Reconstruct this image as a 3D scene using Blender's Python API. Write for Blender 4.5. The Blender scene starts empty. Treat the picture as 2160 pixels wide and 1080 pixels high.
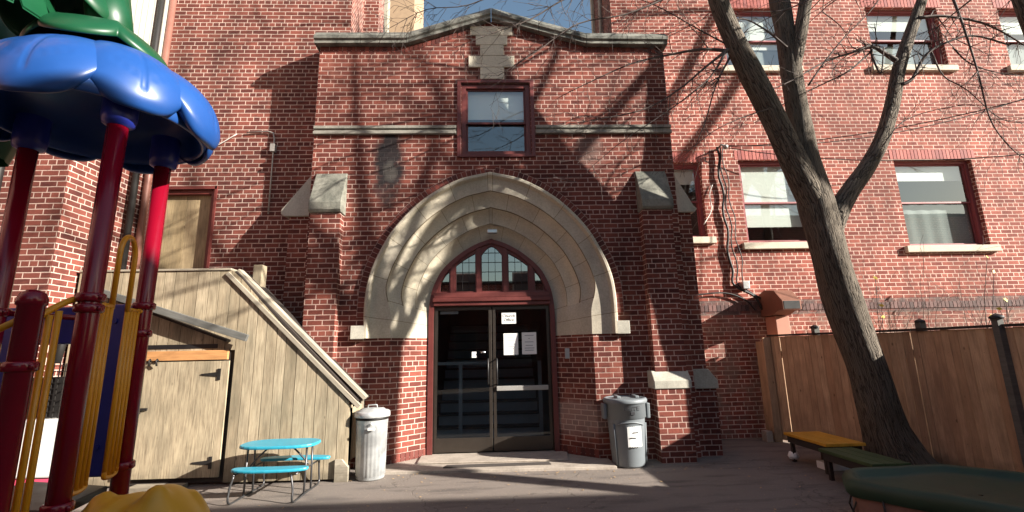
import bpy, bmesh, math, random
from mathutils import Vector, Matrix, noise
R = math.radians
random.seed(7)
S = bpy.context.scene
C = bpy.context.collection

# ------------------------------------------------------------ camera, sky, sun, exposure
PSI, TH, ROLL, EYE, FPX = R(2.2), R(11.5), R(1.24), 1.53, 984.0
cF = Vector((math.sin(PSI)*math.cos(TH), math.cos(PSI)*math.cos(TH), math.sin(TH)))
cR0 = Vector((math.cos(PSI), -math.sin(PSI), 0)); cU0 = cR0.cross(cF)
cR = cR0*math.cos(ROLL) - cU0*math.sin(ROLL); cU = cR0*math.sin(ROLL) + cU0*math.cos(ROLL)
cam = bpy.data.cameras.new('camera'); cam.lens = FPX/2160*36; cam.sensor_width = 36
cam.clip_start = .05; cam.clip_end = 500
camo = bpy.data.objects.new('camera', cam); C.objects.link(camo)
m = Matrix((cR, cU, -cF)).transposed().to_4x4(); m.translation = (0, 0, EYE)
camo.matrix_world = m; S.camera = camo

SUN = Vector((2.3, -1.0, 1.05)).normalized()          # towards the sun
W = bpy.data.worlds.new('World'); S.world = W; W.use_nodes = True
nt = W.node_tree; nt.nodes.clear()
sky = nt.nodes.new('ShaderNodeTexSky'); sky.sky_type = 'NISHITA'; sky.sun_disc = False; sky.air_density = 1.6; sky.ozone_density = 2.2
sky.sun_elevation = math.asin(SUN.z); sky.sun_rotation = math.atan2(SUN.x, SUN.y)
bg = nt.nodes.new('ShaderNodeBackground'); bg.inputs[1].default_value = .052
wo = nt.nodes.new('ShaderNodeOutputWorld')
nt.links.new(sky.outputs[0], bg.inputs[0]); nt.links.new(bg.outputs[0], wo.inputs[0])
sl = bpy.data.lights.new('sun', 'SUN'); sl.energy = 5.0; sl.angle = R(.53); sl.color = (1, .93, .83)
so = bpy.data.objects.new('sun', sl); C.objects.link(so)
so.rotation_euler = (-SUN).to_track_quat('-Z', 'Y').to_euler(); so.location = SUN*30
S.view_settings.view_transform = 'Standard'; S.view_settings.look = 'None'
S.view_settings.exposure = 1.6; S.view_settings.gamma = 1
S.cycles.use_denoising = True; S.cycles.max_bounces = 8; S.cycles.transparent_max_bounces = 16

def at(px, py, Y):
    d = cF*FPX + cR*(px-1080) + cU*(540-py)
    return Vector((0, 0, EYE)) + d*(Y/d.y)

# ------------------------------------------------------------ mesh builder
class MB:
    def __init__(s): s.v = []; s.f = []; s.uv = []; s.r = []; s.sm = []
    def face(s, pts, uv=None, rnd=None, smooth=False):
        b = len(s.v); pts = [Vector(p) for p in pts]; s.v += pts; s.f.append(list(range(b, b+len(pts))))
        if uv is None:
            n = Vector((0, 0, 0)); k = len(pts)
            for i in range(k): n += pts[i].cross(pts[(i+1) % k])
            if n.length > 0: n.normalize()
            if abs(n.z) > .9: uv = [(p.x, p.y) for p in pts]
            else:
                t = Vector((-n.y, n.x, 0)).normalized()
                if abs(t.x) >= abs(t.y)*.6: t = t if t.x > 0 else -t
                elif t.y < 0: t = -t
                uv = [(p.dot(t), p.z) for p in pts]
        s.uv.append(uv); s.r.append(random.random() if rnd is None else rnd); s.sm.append(smooth)
    def box(s, x0, x1, y0, y1, z0, z1, rnd=None, uvf=None, M=None, skip=''):
        rnd = random.random() if rnd is None else rnd
        P = [Vector((x, y, z)) for z in (z0, z1) for y in (y0, y1) for x in (x0, x1)]
        Q = [M @ p for p in P] if M else P
        off = rnd*7
        for nm, idx in (('y0', (0, 1, 5, 4)), ('y1', (3, 2, 6, 7)), ('x0', (2, 0, 4, 6)), ('x1', (1, 3, 7, 5)), ('z0', (2, 3, 1, 0)), ('z1', (4, 5, 7, 6))):
            if nm in skip.split(): continue
            uv = None
            if uvf or M:
                a = {'y': (0, 2), 'x': (1, 2), 'z': (0, 1)}[nm[0]]
                uv = [(P[i][a[0]]+off, P[i][a[1]]+off) for i in idx]
                if uvf == 'swap': uv = [(b, a_) for a_, b in uv]
            s.face([Q[i] for i in idx], uv, rnd)
    def tube(s, path, rad, n=8, rnd=.5, cap=True, bark=0):
        path = [Vector(p) for p in path]; k = len(path)
        if not hasattr(rad, '__len__'): rad = [rad]*k
        rings = []; up = Vector((.137, .31, .94)); L = 0; Ls = []
        for i, p in enumerate(path):
            d = (path[min(i+1, k-1)]-path[max(i-1, 0)]).normalized()
            if i == 0:
                a = d.cross(up)
                if a.length < .1: a = d.cross(Vector((1, 0, 0)))
                a.normalize()
            else: a = (a - d*a.dot(d)).normalized(); L += (p-path[i-1]).length
            b = d.cross(a); ring = []
            for j in range(n):
                t = 2*math.pi*j/n; rr = rad[i]
                if bark: rr *= 1+bark*noise.noise(Vector((math.cos(t)*2.2, math.sin(t)*2.2, L*1.1)))
                ring.append(p+(a*math.cos(t)+b*math.sin(t))*rr)
            rings.append(ring); Ls.append(L)
        base = len(s.v)
        for i in range(k-1):
            for j in range(n):
                j2 = (j+1) % n; c = 2*math.pi*max(rad[0], .004)
                s.face([rings[i][j], rings[i][j2], rings[i+1][j2], rings[i+1][j]],
                       [(j/n*c, Ls[i]), ((j+1)/n*c, Ls[i]), ((j+1)/n*c, Ls[i+1]), (j/n*c, Ls[i+1])], rnd, True)
        if cap and n > 2:
            s.face(list(reversed(rings[0])), None, rnd); s.face(rings[-1], None, rnd)
    def lathe(s, prof, cx, cy, n=32, rnd=.5, fn=None, sy=1):
        rings = []
        for r, z in prof:
            rings.append([Vector((cx+math.cos(2*math.pi*j/n)*r*(fn(j, z) if fn else 1), cy+math.sin(2*math.pi*j/n)*r*sy*(fn(j, z) if fn else 1), z)) for j in range(n)])
        for i in range(len(prof)-1):
            for j in range(n):
                j2 = (j+1) % n
                s.face([rings[i][j], rings[i][j2], rings[i+1][j2], rings[i+1][j]],
                       [(j/n*2, prof[i][1]), ((j+1)/n*2, prof[i][1]), ((j+1)/n*2, prof[i+1][1]), (j/n*2, prof[i+1][1])], rnd, True)
    def prism(s, poly, y0, y1, rnd=None, ax='y'):
        """2-D polygon (x,z) extruded in y (ax='y') / (y,z) extruded in x / (x,y) extruded in z; counter-clockwise"""
        rnd = random.random() if rnd is None else rnd
        f = {'y': lambda a, b, d: Vector((a, d, b)), 'x': lambda a, b, d: Vector((d, a, b)), 'z': lambda a, b, d: Vector((a, b, d))}[ax]
        A = [f(a, b, y0) for a, b in poly]; B = [f(a, b, y1) for a, b in poly]; k = len(poly)
        fl = ax == 'y'
        s.face(A if fl else A[::-1], None, rnd); s.face(B[::-1] if fl else B, None, rnd)
        for i in range(k):
            j = (i+1) % k; q = [A[i], B[i], B[j], A[j]]
            s.face(q if fl else q[::-1], None, rnd)
    def build(s, name, mat, parent=None, weld=True, bevel=0):
        org = Vector((0, 0, 0)); p = parent
        while p is not None: org += p.location; p = p.parent
        me = bpy.data.meshes.new(name)
        me.from_pydata([v-org for v in s.v], [], s.f)
        li = 0; uvs = []; cs = []
        for k, f in enumerate(s.f):
            for q in range(len(f)):
                uvs += [s.uv[k][q][0], s.uv[k][q][1]]; r_ = s.r[k]; cs += [r_, (r_*7.13) % 1, (r_*13.7) % 1, 1]
        me.uv_layers.new(name='UVMap'); me.uv_layers[0].data.foreach_set('uv', uvs)
        me.color_attributes.new('rnd', 'FLOAT_COLOR', 'CORNER'); me.color_attributes[0].data.foreach_set('color', cs)
        me.polygons.foreach_set('use_smooth', s.sm)
        me.materials.append(mat)
        if weld:
            bm = bmesh.new(); bm.from_mesh(me); bmesh.ops.remove_doubles(bm, verts=bm.verts, dist=.0002); bm.to_mesh(me); bm.free()
        me.update()
        o = bpy.data.objects.new(name, me); C.objects.link(o)
        if parent is not None: o.parent = parent
        if bevel:
            b = o.modifiers.new('bevel', 'BEVEL'); b.width = bevel; b.segments = 2; b.limit_method = 'ANGLE'; b.angle_limit = R(40)
        return o

def thing(name, label, cat, loc=(0, 0, 0), group=None):
    o = bpy.data.objects.new(name, None); C.objects.link(o); o.location = loc; o.empty_display_size = .2
    return tag(o, label, cat, group)
def tag(o, label, cat=None, group=None, kind=None):
    o['label'] = label
    if cat: o['category'] = cat
    if group: o['group'] = group
    if kind: o['kind'] = kind
    return o
def struct(o, kind='structure'):
    o['kind'] = kind; return o

def catmull(pts, n):
    out = []; P = [Vector(p) for p in pts]; P = [P[0]*2-P[1]] + P + [P[-1]*2-P[-2]]
    for i in range(1, len(P)-2):
        for k in range(n):
            t = k/n; a, b, c, d = P[i-1], P[i], P[i+1], P[i+2]
            out.append(.5*((2*b)+(c-a)*t+(2*a-5*b+4*c-d)*t*t+(3*b-a-3*c+d)*t**3))
    out.append(P[-2]); return out

# ------------------------------------------------------------ materials
class NT:
    def __init__(s, name):
        s.m = bpy.data.materials.new(name); s.m.use_nodes = True; s.t = s.m.node_tree; s.t.nodes.clear()
        s.out = s.n('ShaderNodeOutputMaterial'); s.p = s.n('ShaderNodeBsdfPrincipled'); s.l(s.p.outputs[0], s.out.inputs[0])
    def n(s, ty, **kw):
        x = s.t.nodes.new(ty)
        for k, v in kw.items(): setattr(x, k, v)
        return x
    def l(s, a, b): s.t.links.new(a, b)
    def math(s, op, a, b=None, c=None):
        x = s.n('ShaderNodeMath', operation=op)
        for i, v in enumerate((a, b, c)):
            if v is None: continue
            if isinstance(v, (int, float)): x.inputs[i].default_value = v
            else: s.l(v, x.inputs[i])
        return x.outputs[0]
    def mix(s, fac, a, b, mode='MIX'):
        x = s.n('ShaderNodeMix', data_type='RGBA', blend_type=mode)
        for i, v in ((0, fac), (6, a), (7, b)):
            if isinstance(v, (int, float)): x.inputs[i].default_value = v
            elif isinstance(v, tuple): x.inputs[i].default_value = v if len(v) == 4 else v+(1,)
            else: s.l(v, x.inputs[i])
        return x.outputs[2]
    def noise(s, scale, co=None, detail=4, rough=.55, vec=None):
        x = s.n('ShaderNodeTexNoise'); x.inputs['Scale'].default_value = scale; x.inputs['Detail'].default_value = detail; x.inputs['Roughness'].default_value = rough
        if co is None: co = s.geo()
        if vec: 
            mp = s.n('ShaderNodeMapping'); mp.inputs['Scale'].default_value = vec; s.l(co, mp.inputs[0]); co = mp.outputs[0]
        s.l(co, x.inputs['Vector']); return x.outputs['Fac']
    def geo(s): 
        if not hasattr(s, '_g'): s._g = s.n('ShaderNodeNewGeometry')
        return s._g.outputs['Position']
    def uv(s): return s.n('ShaderNodeUVMap', uv_map='UVMap').outputs[0]
    def rnd(s):
        a = s.n('ShaderNodeAttribute', attribute_name='rnd'); x = s.n('ShaderNodeSeparateColor'); s.l(a.outputs['Color'], x.inputs[0]); return x.outputs
    def ramp(s, fac, stops):
        x = s.n('ShaderNodeValToRGB'); e = x.color_ramp.elements
        while len(e) < len(stops): e.new(.5)
        for i, (p, c) in enumerate(stops): e[i].position = p; e[i].color = (c if len(c) == 4 else c+(1,)) if isinstance(c, tuple) else (c, c, c, 1)
        s.l(fac, x.inputs[0]); return x.outputs[0]
    def bump(s, h, strength=.5, dist=.01, prev=None):
        b = s.n('ShaderNodeBump'); b.inputs['Strength'].default_value = strength; b.inputs['Distance'].default_value = dist; s.l(h, b.inputs['Height'])
        if prev is not None: s.l(prev, b.inputs['Normal'])
        s.l(b.outputs[0], s.p.inputs['Normal']); return b.outputs[0]
    def set(s, col=None, rough=None, metal=None, spec=None):
        for k, v in (('Base Color', col), ('Roughness', rough), ('Metallic', metal), ('Specular IOR Level', spec)):
            if v is None: continue
            if isinstance(v, (int, float)): s.p.inputs[k].default_value = v
            elif isinstance(v, tuple): s.p.inputs[k].default_value = v+(1,)
            else: s.l(v, s.p.inputs[k])
        return s.m

def simple(name, col, rough=.5, metal=0, var=.15, scale=8, bump=0, spec=.5):
    t = NT(name); n_ = t.noise(scale)
    c = t.mix(n_, tuple(x*(1-var) for x in col), tuple(min(1, x*(1+var)) for x in col))
    t.set(c, t.math('MULTIPLY_ADD', n_, .2, rough-.1), metal, spec)
    if bump: t.bump(t.noise(scale*6), bump, .004)
    return t.m

def brick(name, c1, c2, c3, mort, stains=0):
    t = NT(name); uv = t.uv()
    wob = t.noise(3.5, uv, 2); 
    add = t.n('ShaderNodeVectorMath', operation='ADD'); sc = t.n('ShaderNodeVectorMath', operation='SCALE')
    nn = t.n('ShaderNodeTexNoise'); nn.inputs['Scale'].default_value = 9; nn.inputs['Detail'].default_value = 3; t.l(uv, nn.inputs['Vector'])
    sb = t.n('ShaderNodeVectorMath', operation='SUBTRACT'); sb.inputs[1].default_value = (.5, .5, .5); t.l(nn.outputs['Color'], sb.inputs[0])
    t.l(sb.outputs[0], sc.inputs[0]); sc.inputs['Scale'].default_value = .008; t.l(uv, add.inputs[0]); t.l(sc.outputs[0], add.inputs[1]); co = add.outputs[0]
    def bt(w, off):
        b = t.n('ShaderNodeTexBrick'); b.offset = off; b.inputs['Scale'].default_value = 1; b.inputs['Mortar Size'].default_value = .0085 if stains == 2 else .0078
        b.inputs['Mortar Smooth'].default_value = .35; b.inputs['Brick Width'].default_value = w; b.inputs['Row Height'].default_value = .0745
        b.inputs['Color1'].default_value = (0, 0, 0, 1); b.inputs['Color2'].default_value = (1, 1, 1, 1); b.inputs['Mortar'].default_value = (.5, .5, .5, 1)
        t.l(co, b.inputs['Vector']); return b
    A = bt(.212, .5); B = bt(.106, .5)
    sx = t.n('ShaderNodeSeparateXYZ'); t.l(co, sx.inputs[0])
    row = t.math('FLOOR', t.math('DIVIDE', sx.outputs[1], .0745))
    hd = t.math('LESS_THAN', t.math('FLOORED_MODULO', row, 6), .5)
    tint = t.mix(hd, A.outputs['Color'], B.outputs['Color']); fac = t.mix(hd, A.outputs['Fac'], B.outputs['Fac'])
    # 2nd random value per brick cell
    col = t.mix(t.ramp(tint, [(0, 0.), (1, 1.)]), c1, c2)
    big = t.noise(.9, detail=3)
    dark = t.ramp(t.noise(9, uv, 2, vec=(.53, 1.5, 1)), [(.58, 0.), (.72, 1.)])
    col = t.mix(t.math('MULTIPLY', dark, .55), col, c3)
    fine = t.noise(60, uv, 5)
    col = t.mix(1., col, t.ramp(fine, [(.2, .72), (.8, 1.22)]), 'MULTIPLY')
    mc = t.mix(t.noise(30, uv, 4), tuple(x*.72 for x in mort), tuple(min(1, x*1.2) for x in mort))
    mc = t.mix(t.ramp(t.noise(1.7), [(.42, 0.), (.72, .4)]), mc, tuple(x*.55 for x in mort))
    allc = t.mix(fac, col, mc)
    allc = t.mix(1., allc, t.ramp(big, [(.3, .72), (.7, 1.15)]), 'MULTIPLY')
    allc = t.mix(1., allc, t.ramp(t.noise(1.3, detail=6, rough=.65, vec=(2.2, 2.2, .3)), [(.32, .68), (.55, 1.05)]), 'MULTIPLY')
    allc = t.mix(t.ramp(t.noise(2.4, detail=3), [(.62, 0.), (.75, .35)]), allc, (.42, .20, .15) if stains == 2 else (.30, .115, .08))
    if stains:
        pos = t.n('ShaderNodeSeparateXYZ'); t.l(t.geo(), pos.inputs[0]); X, Z = pos.outputs[0], pos.outputs[2]
        def blob(cx, cz, rx, rz):
            a = t.math('POWER', t.math('DIVIDE', t.math('SUBTRACT', X, cx), rx), 2.); b = t.math('POWER', t.math('DIVIDE', t.math('SUBTRACT', Z, cz), rz), 2.)
            d = t.math('ADD', t.math('ADD', a, b), t.math('MULTIPLY_ADD', t.noise(5, detail=6), 1.8, -.9))
            return t.ramp(d, [(.25, 1.), (.95, 0.)])
        if stains == 1:
            allc = t.mix(t.math('MULTIPLY', blob(-1.62, 4.45, .30, .85), .95), allc, (.012, .012, .014))
            allc = t.mix(t.math('MULTIPLY', blob(-1.60, 4.3, .12, .22), .3), allc, (.16, .15, .13))
            allc = t.mix(t.math('MULTIPLY', blob(1.55, 4.62, .3, .35), .5), allc, (.2, .15, .13))
            allc = t.mix(t.math('MULTIPLY', blob(1.1, .55, .7, .3), .35), allc, (.45, .36, .32))
        else:
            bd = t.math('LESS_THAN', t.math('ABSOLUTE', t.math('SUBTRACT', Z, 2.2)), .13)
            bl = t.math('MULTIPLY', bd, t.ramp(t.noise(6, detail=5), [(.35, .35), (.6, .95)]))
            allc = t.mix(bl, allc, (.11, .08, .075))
            lo = t.math('MULTIPLY', t.math('LESS_THAN', Z, 2.1), t.ramp(t.noise(4, detail=5), [(.4, .0), (.65, .6)]))
            allc = t.mix(lo, allc, (.2, .15, .12))
    t.set(allc, .88, 0, .3)
    h = t.math('ADD', t.math('MULTIPLY', t.math('SUBTRACT', 1., fac), 1.), t.math('MULTIPLY', fine, .25))
    t.bump(h, .75, .012)
    return t.m

M = {}
M['brick'] = brick('red_brick', (.105, .026, .020), (.225, .062, .043), (.035, .012, .013), (.54, .37, .31), 1)  # bay brick darkened in its colour to deepen the shade there
M['brick_wing'] = brick('wing_brick', (.20, .05, .038), (.36, .105, .075), (.09, .03, .03), (.78, .56, .47), 2)  # brighter copy of the brick for the sunlit right wing
M['brick_dark'] = brick('wall_brick', (.10, .027, .022), (.22, .064, .046), (.03, .012, .014), (.60, .45, .38))  # left wing brick, darkened like the bay to deepen its shade

def voussoir(name, c1, c2, c3, bumpy=.3, rough=.75):
    t = NT(name); r = t.rnd()
    col = t.mix(r[0], c1, c2); col = t.mix(t.ramp(r[1], [(.6, 0.), (.9, .7)]), col, c3)
    f = t.noise(50, detail=5); col = t.mix(1., col, t.ramp(f, [(.2, .7), (.8, 1.25)]), 'MULTIPLY')
    t.set(col, rough, 0, .3); t.bump(f, bumpy, .004); return t.m
M['ringbrick'] = voussoir('ring_brick', (.11, .028, .022), (.23, .062, .045), (.05, .017, .017))
M['soldier'] = voussoir('soldier_brick', (.36, .10, .085), (.46, .15, .125), (.22, .07, .07))
M['mortar'] = simple('mortar', (.42, .29, .24), .9, 0, .25, 20, .4)

def stone(name, c1, c2, dirt, dirtamt=.5, joints=False):
    t = NT(name)
    col = t.mix(t.noise(2.2, detail=4), c1, c2)
    col = t.mix(t.math('MULTIPLY', t.ramp(t.noise(3.1, detail=7, rough=.7, vec=(1, 1, .6)), [(.42, 0.), (.68, 1.)]), dirtamt), col, dirt)
    f = t.noise(45, detail=6); col = t.mix(1., col, t.ramp(f, [(.25, .82), (.75, 1.12)]), 'MULTIPLY')
    if joints:
        b = t.n('ShaderNodeTexBrick'); b.offset = .5; b.inputs['Scale'].default_value = 1; b.inputs['Mortar Size'].default_value = .004
        b.inputs['Brick Width'].default_value = .62; b.inputs['Row Height'].default_value = .24
        b.inputs['Color1'].default_value = (.86, .86, .86, 1); b.inputs['Color2'].default_value = (1.1, 1.08, 1.02, 1); b.inputs['Mortar'].default_value = (.32, .28, .22, 1)
        t.l(t.uv(), b.inputs['Vector']); col = t.mix(1., col, b.outputs['Color'], 'MULTIPLY')
    t.set(col, .8, 0, .3); t.bump(f, .35, .004); return t.m
M['limestone'] = stone('limestone', (.50, .45, .36), (.60, .54, .43), (.30, .27, .22), .45, True)
M['lime_plain'] = stone('limestone_plain', (.42, .40, .34), (.52, .49, .41), (.20, .19, .16), .5)
M['coping'] = stone('weathered_coping', (.13, .135, .12), (.30, .29, .25), (.03, .034, .03), .95)
M['band'] = stone('band_stone', (.25, .24, .21), (.34, .32, .27), (.07, .07, .06), .6)
M['sillstone'] = stone('sill_stone', (.55, .50, .40), (.68, .62, .50), (.33, .29, .22), .4)
M['concrete'] = stone('concrete', (.36, .31, .26), (.46, .40, .34), (.2, .17, .14), .6)
M['darkstone'] = stone('mossy_stone', (.20, .20, .17), (.30, .29, .24), (.05, .055, .045), .9)

def asphalt():
    t = NT('asphalt'); f = t.noise(140, detail=3, rough=.7); bigr = t.noise(.9, detail=5); st = t.noise(2.5, detail=6, vec=(.5, 2.2, 1))
    col = t.ramp(f, [(.3, (.09, .072, .062)), (.5, (.195, .165, .145)), (.72, (.33, .28, .25))])
    col = t.mix(t.ramp(bigr, [(.35, 0.), (.7, .6)]), col, (.17, .145, .125))
    col = t.mix(t.ramp(st, [(.5, 0.), (.68, .6)]), col, (.075, .065, .062))
    vo = t.n('ShaderNodeTexVoronoi', feature='DISTANCE_TO_EDGE'); vo.inputs['Scale'].default_value = .55
    ad = t.n('ShaderNodeVectorMath', operation='ADD'); nz = t.n('ShaderNodeTexNoise'); nz.inputs['Scale'].default_value = 2.5; nz.inputs['Detail'].default_value = 5
    t.l(t.geo(), nz.inputs['Vector']); t.l(t.geo(), ad.inputs[0]); t.l(nz.outputs['Color'], ad.inputs[1]); t.l(ad.outputs[0], vo.inputs['Vector'])
    cr = t.ramp(vo.outputs['Distance'], [(.0, 1.), (.007, 0.)])
    col = t.mix(t.math('MULTIPLY', cr, .5), col, (.03, .027, .025))
    spk = t.ramp(t.noise(38, detail=1), [(.69, 0.), (.72, 1.)]); col = t.mix(t.math('MULTIPLY', spk, .6), col, (.42, .33, .22))
    t.set(col, .92, 0, .3); t.bump(t.math('ADD', f, t.math('MULTIPLY', cr, -1.)), .5, .006); return t.m
M['asphalt'] = asphalt()

def wood(name, c1, c2, streak, knots=.0, rough=.75, stain=None, swap=False, gr=.5):
    """grain along v (or u if swap); one tone per board through rnd"""
    t = NT(name); r = t.rnd(); uv = t.uv()
    cmb = t.n('ShaderNodeCombineXYZ'); sx = t.n('ShaderNodeSeparateXYZ'); t.l(uv, sx.inputs[0])
    a, b = (sx.outputs[1], sx.outputs[0]) if swap else (sx.outputs[0], sx.outputs[1])
    t.l(a, cmb.inputs[0]); t.l(b, cmb.inputs[1]); t.l(t.math('MULTIPLY', r[0], 31.), cmb.inputs[2])
    g = t.noise(7, cmb.outputs[0], 6, .65, vec=(9, .55, 1)); g2 = t.noise(3, cmb.outputs[0], 4, .6, vec=(2.5, .8, 1))
    col = t.mix(r[1], c1, c2); col = t.mix(t.ramp(g, [(.42, 0.), (.68, gr)]), col, streak)
    col = t.mix(1., col, t.ramp(g2, [(.25, .72), (.75, 1.22)]), 'MULTIPLY')
    if knots:
        v = t.n('ShaderNodeTexVoronoi'); v.inputs['Scale'].default_value = 3.1
        mp = t.n('ShaderNodeMapping'); mp.inputs['Scale'].default_value = (2., 1, 1); t.l(cmb.outputs[0], mp.inputs[0]); t.l(mp.outputs[0], v.inputs['Vector'])
        col = t.mix(t.math('MULTIPLY', t.ramp(v.outputs['Distance'], [(.03, 1.), (.09, 0.)]), knots), col, tuple(x*.35 for x in streak))
    if stain: col = t.mix(t.ramp(t.noise(1.6, detail=5, vec=(2.2, 1, .55)), [(.5, 0.), (.72, .75)]), col, stain)
    pz = t.n('ShaderNodeSeparateXYZ'); t.l(t.geo(), pz.inputs[0])
    low_z = t.math('ADD', pz.outputs[2], t.math('MULTIPLY_ADD', t.noise(6, detail=5), .5, -.25))
    col = t.mix(t.ramp(low_z, [(.02, .6), (.22, 0.)]), col, (.09, .075, .055))  # boards turn darker towards the ground, with a ragged edge
    t.set(col, rough, 0, .3); t.bump(g, .4, .003); return t.m
M['shedwood'] = wood('weathered_pine', (.34, .275, .185), (.48, .40, .28), (.20, .155, .10), .7, .8, (.15, .13, .09), False, .75)
M['plywood'] = wood('plywood', (.35, .29, .195), (.42, .35, .24), (.17, .13, .085), .5, .8, (.17, .145, .10), False, .85)
M['orangewood'] = wood('orange_lumber', (.50, .25, .10), (.58, .30, .12), (.30, .13, .05), .8, .7, None, True)
M['greyboard'] = wood('grey_lumber', (.13, .13, .12), (.16, .155, .145), (.07, .07, .065), 0, .8, None, True)
M['rakeboard'] = wood('rake_lumber', (.32, .28, .22), (.42, .37, .29), (.18, .15, .11), .3, .8, None, True)
M['cedar'] = wood('cedar_fence', (.42, .27, .165), (.56, .40, .26), (.24, .15, .09), .7, .7, None, False, .45)
M['boardwin'] = wood('old_board', (.33, .25, .14), (.38, .29, .17), (.12, .09, .05), .2, .8, (.12, .09, .06))
M['benchy'] = wood('yellow_bench_paint', (.60, .30, .03), (.68, .35, .04), (.42, .2, .03), 0, .6, None, False, .3)
M['benchg'] = wood('green_bench_paint', (.05, .085, .035), (.065, .10, .04), (.03, .05, .02), 0, .6, None, False, .3)
M['darkwood'] = simple('dark_timber', (.03, .022, .018), .8)
M['maroon'] = simple('maroon_paint', (.13, .028, .024), .5, 0, .25, 14, .2)
M['maroon_l'] = simple('maroon_window_paint', (.26, .06, .065), .55, 0, .2, 14, .15)
M['bronze'] = simple('bronze_aluminium', (.075, .062, .052), .38, .7, .15, 10)
M['silver'] = simple('brushed_silver', (.55, .56, .56), .35, .8, .08, 20)
M['black'] = simple('black_plastic', (.012, .012, .013), .45, 0, .2)
M['blackmetal'] = simple('black_iron', (.02, .018, .017), .55, .3, .3)
M['pipe'] = simple('brown_downpipe', (.24, .105, .08), .5, .2, .25, 6)
M['rust'] = simple('rusty_vent', (.20, .085, .055), .6, .3, .35, 5, .2)
M['rust_l'] = simple('painted_duct', (.42, .19, .13), .6, 0, .12, 5, .1)
M['white'] = simple('white_plastic', (.78, .78, .76), .5, 0, .04)
M['paper'] = simple('paper', (.80, .80, .78), .8, 0, .03)
M['ink'] = simple('ink', (.03, .03, .035), .8)
M['greyink'] = simple('grey_print', (.30, .31, .34), .8)
M['pink'] = simple('pink_plastic', (.7, .08, .16), .5)
M['cable'] = simple('cable_sheath', (.018, .015, .015), .6)
M['cablew'] = simple('white_cable', (.6, .56, .52), .5)
M['conduit'] = simple('grey_conduit', (.36, .35, .33), .5, .3)
M['cyan'] = simple('turquoise_plastic', (.03, .30, .42), .38, 0, .1, 6, .08)
M['steel'] = simple('grey_steel_tube', (.10, .10, .105), .4, .7, .2)
M['blind'] = simple('white_blind', (.84, .86, .82), .7, 0, .04)
M['reflection_sheet'] = simple('grey_reflection_sheet', (.30, .33, .33), .85, 0, .3, 3)  # pale pane reflection put into a plain grey colour
M['room'] = simple('room_wall', (.10, .10, .095), .9)
M['riser'] = simple('stair_riser', (.22, .26, .30), .7)
M['tread'] = simple('stair_tread', (.02, .02, .022), .7)
M['tan'] = simple('tan_stucco', (.36, .25, .16), .9, 0, .25, 9, .5)
M['cream'] = simple('cream_stone', (.42, .38, .3), .8, 0, .1)
M['bark2'] = None
M['sand_green'] = simple('green_vinyl', (.022, .052, .026), .55, 0, .35, 5, .3)
M['sand_side'] = simple('sandstone_side', (.22, .12, .09), .85, 0, .4, 7, .5)
M['ylw'] = simple('yellow_coated_steel', (.62, .27, .010), .35, 0, .08, 6)
M['ylwp'] = simple('yellow_climber_plastic', (.62, .32, .02), .42, 0, .12, 3, .12)
M['redp'] = simple('red_coated_steel', (.17, .002, .012), .22, 0, .08, 5)
M['blue'] = simple('blue_roof_plastic', (.012, .06, .23), .34, 0, .12, 3, .03)
M['bluep'] = simple('blue_panel_plastic', (.012, .024, .22), .38, 0, .08, 4, .05)
M['leafgreen'] = simple('green_roof_plastic', (.003, .055, .02), .42, 0, .2, 4, .06)
M['siding'] = simple('white_siding', (.36, .35, .31), .6, 0, .12, 4)
M['leaf_yellow'] = simple('yellow_leaf', (.55, .45, .05), .6)
M['drain'] = simple('rubber_mat', (.055, .045, .04), .9, 0, .3, 30, .5)
M['bag'] = simple('bin_liner', (.05, .06, .08), .3)

def galv():
    t = NT('galvanised_steel'); n1 = t.noise(7, detail=5); n2 = t.noise(2.2, detail=4, vec=(1, 1, 2))
    col = t.ramp(n1, [(.3, (.42, .44, .45)), (.55, (.60, .62, .62)), (.75, (.74, .75, .74))])
    col = t.mix(t.ramp(n2, [(.5, 0.), (.7, .5)]), col, (.28, .29, .29))
    t.set(col, t.math('MULTIPLY_ADD', n1, .3, .35), .55); return t.m
M['galv'] = galv()
M['greyplastic'] = simple('grey_bin_plastic', (.165, .185, .20), .48, 0, .12, 5, .06)

def bark(name, c1, c2, c3):
    t = NT(name); uv = t.uv()
    g = t.noise(9, uv, 6, .65, vec=(3.2, .55, 1)); v = t.n('ShaderNodeTexVoronoi', feature='DISTANCE_TO_EDGE'); v.inputs['Scale'].default_value = 14
    ad = t.n('ShaderNodeVectorMath', operation='ADD'); nz = t.n('ShaderNodeTexNoise'); nz.inputs['Scale'].default_value = 12; t.l(uv, nz.inputs['Vector'])
    sc = t.n('ShaderNodeVectorMath', operation='SCALE'); sc.inputs['Scale'].default_value = .06; t.l(nz.outputs['Color'], sc.inputs[0])
    mp = t.n('ShaderNodeMapping'); mp.inputs['Scale'].default_value = (2.2, .17, 1); t.l(uv, ad.inputs[0]); t.l(sc.outputs[0], ad.inputs[1]); t.l(ad.outputs[0], mp.inputs[0]); t.l(mp.outputs[0], v.inputs['Vector'])
    h = t.math('ADD', t.ramp(v.outputs['Distance'], [(0, 0.), (.16, 1.)]), t.math('MULTIPLY', g, .8))
    col = t.mix(t.ramp(h, [(.35, 0.), (1.0, 1.)]), c3, t.mix(t.noise(2.5), c1, c2))
    t.set(col, .9, 0, .25); t.bump(h, .9, .022); return t.m
M['bark'] = bark('tree_bark', (.115, .095, .07), (.19, .16, .13), (.028, .022, .018))
M['twig'] = simple('twig_bark', (.075, .055, .048), .8, 0, .3)

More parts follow.
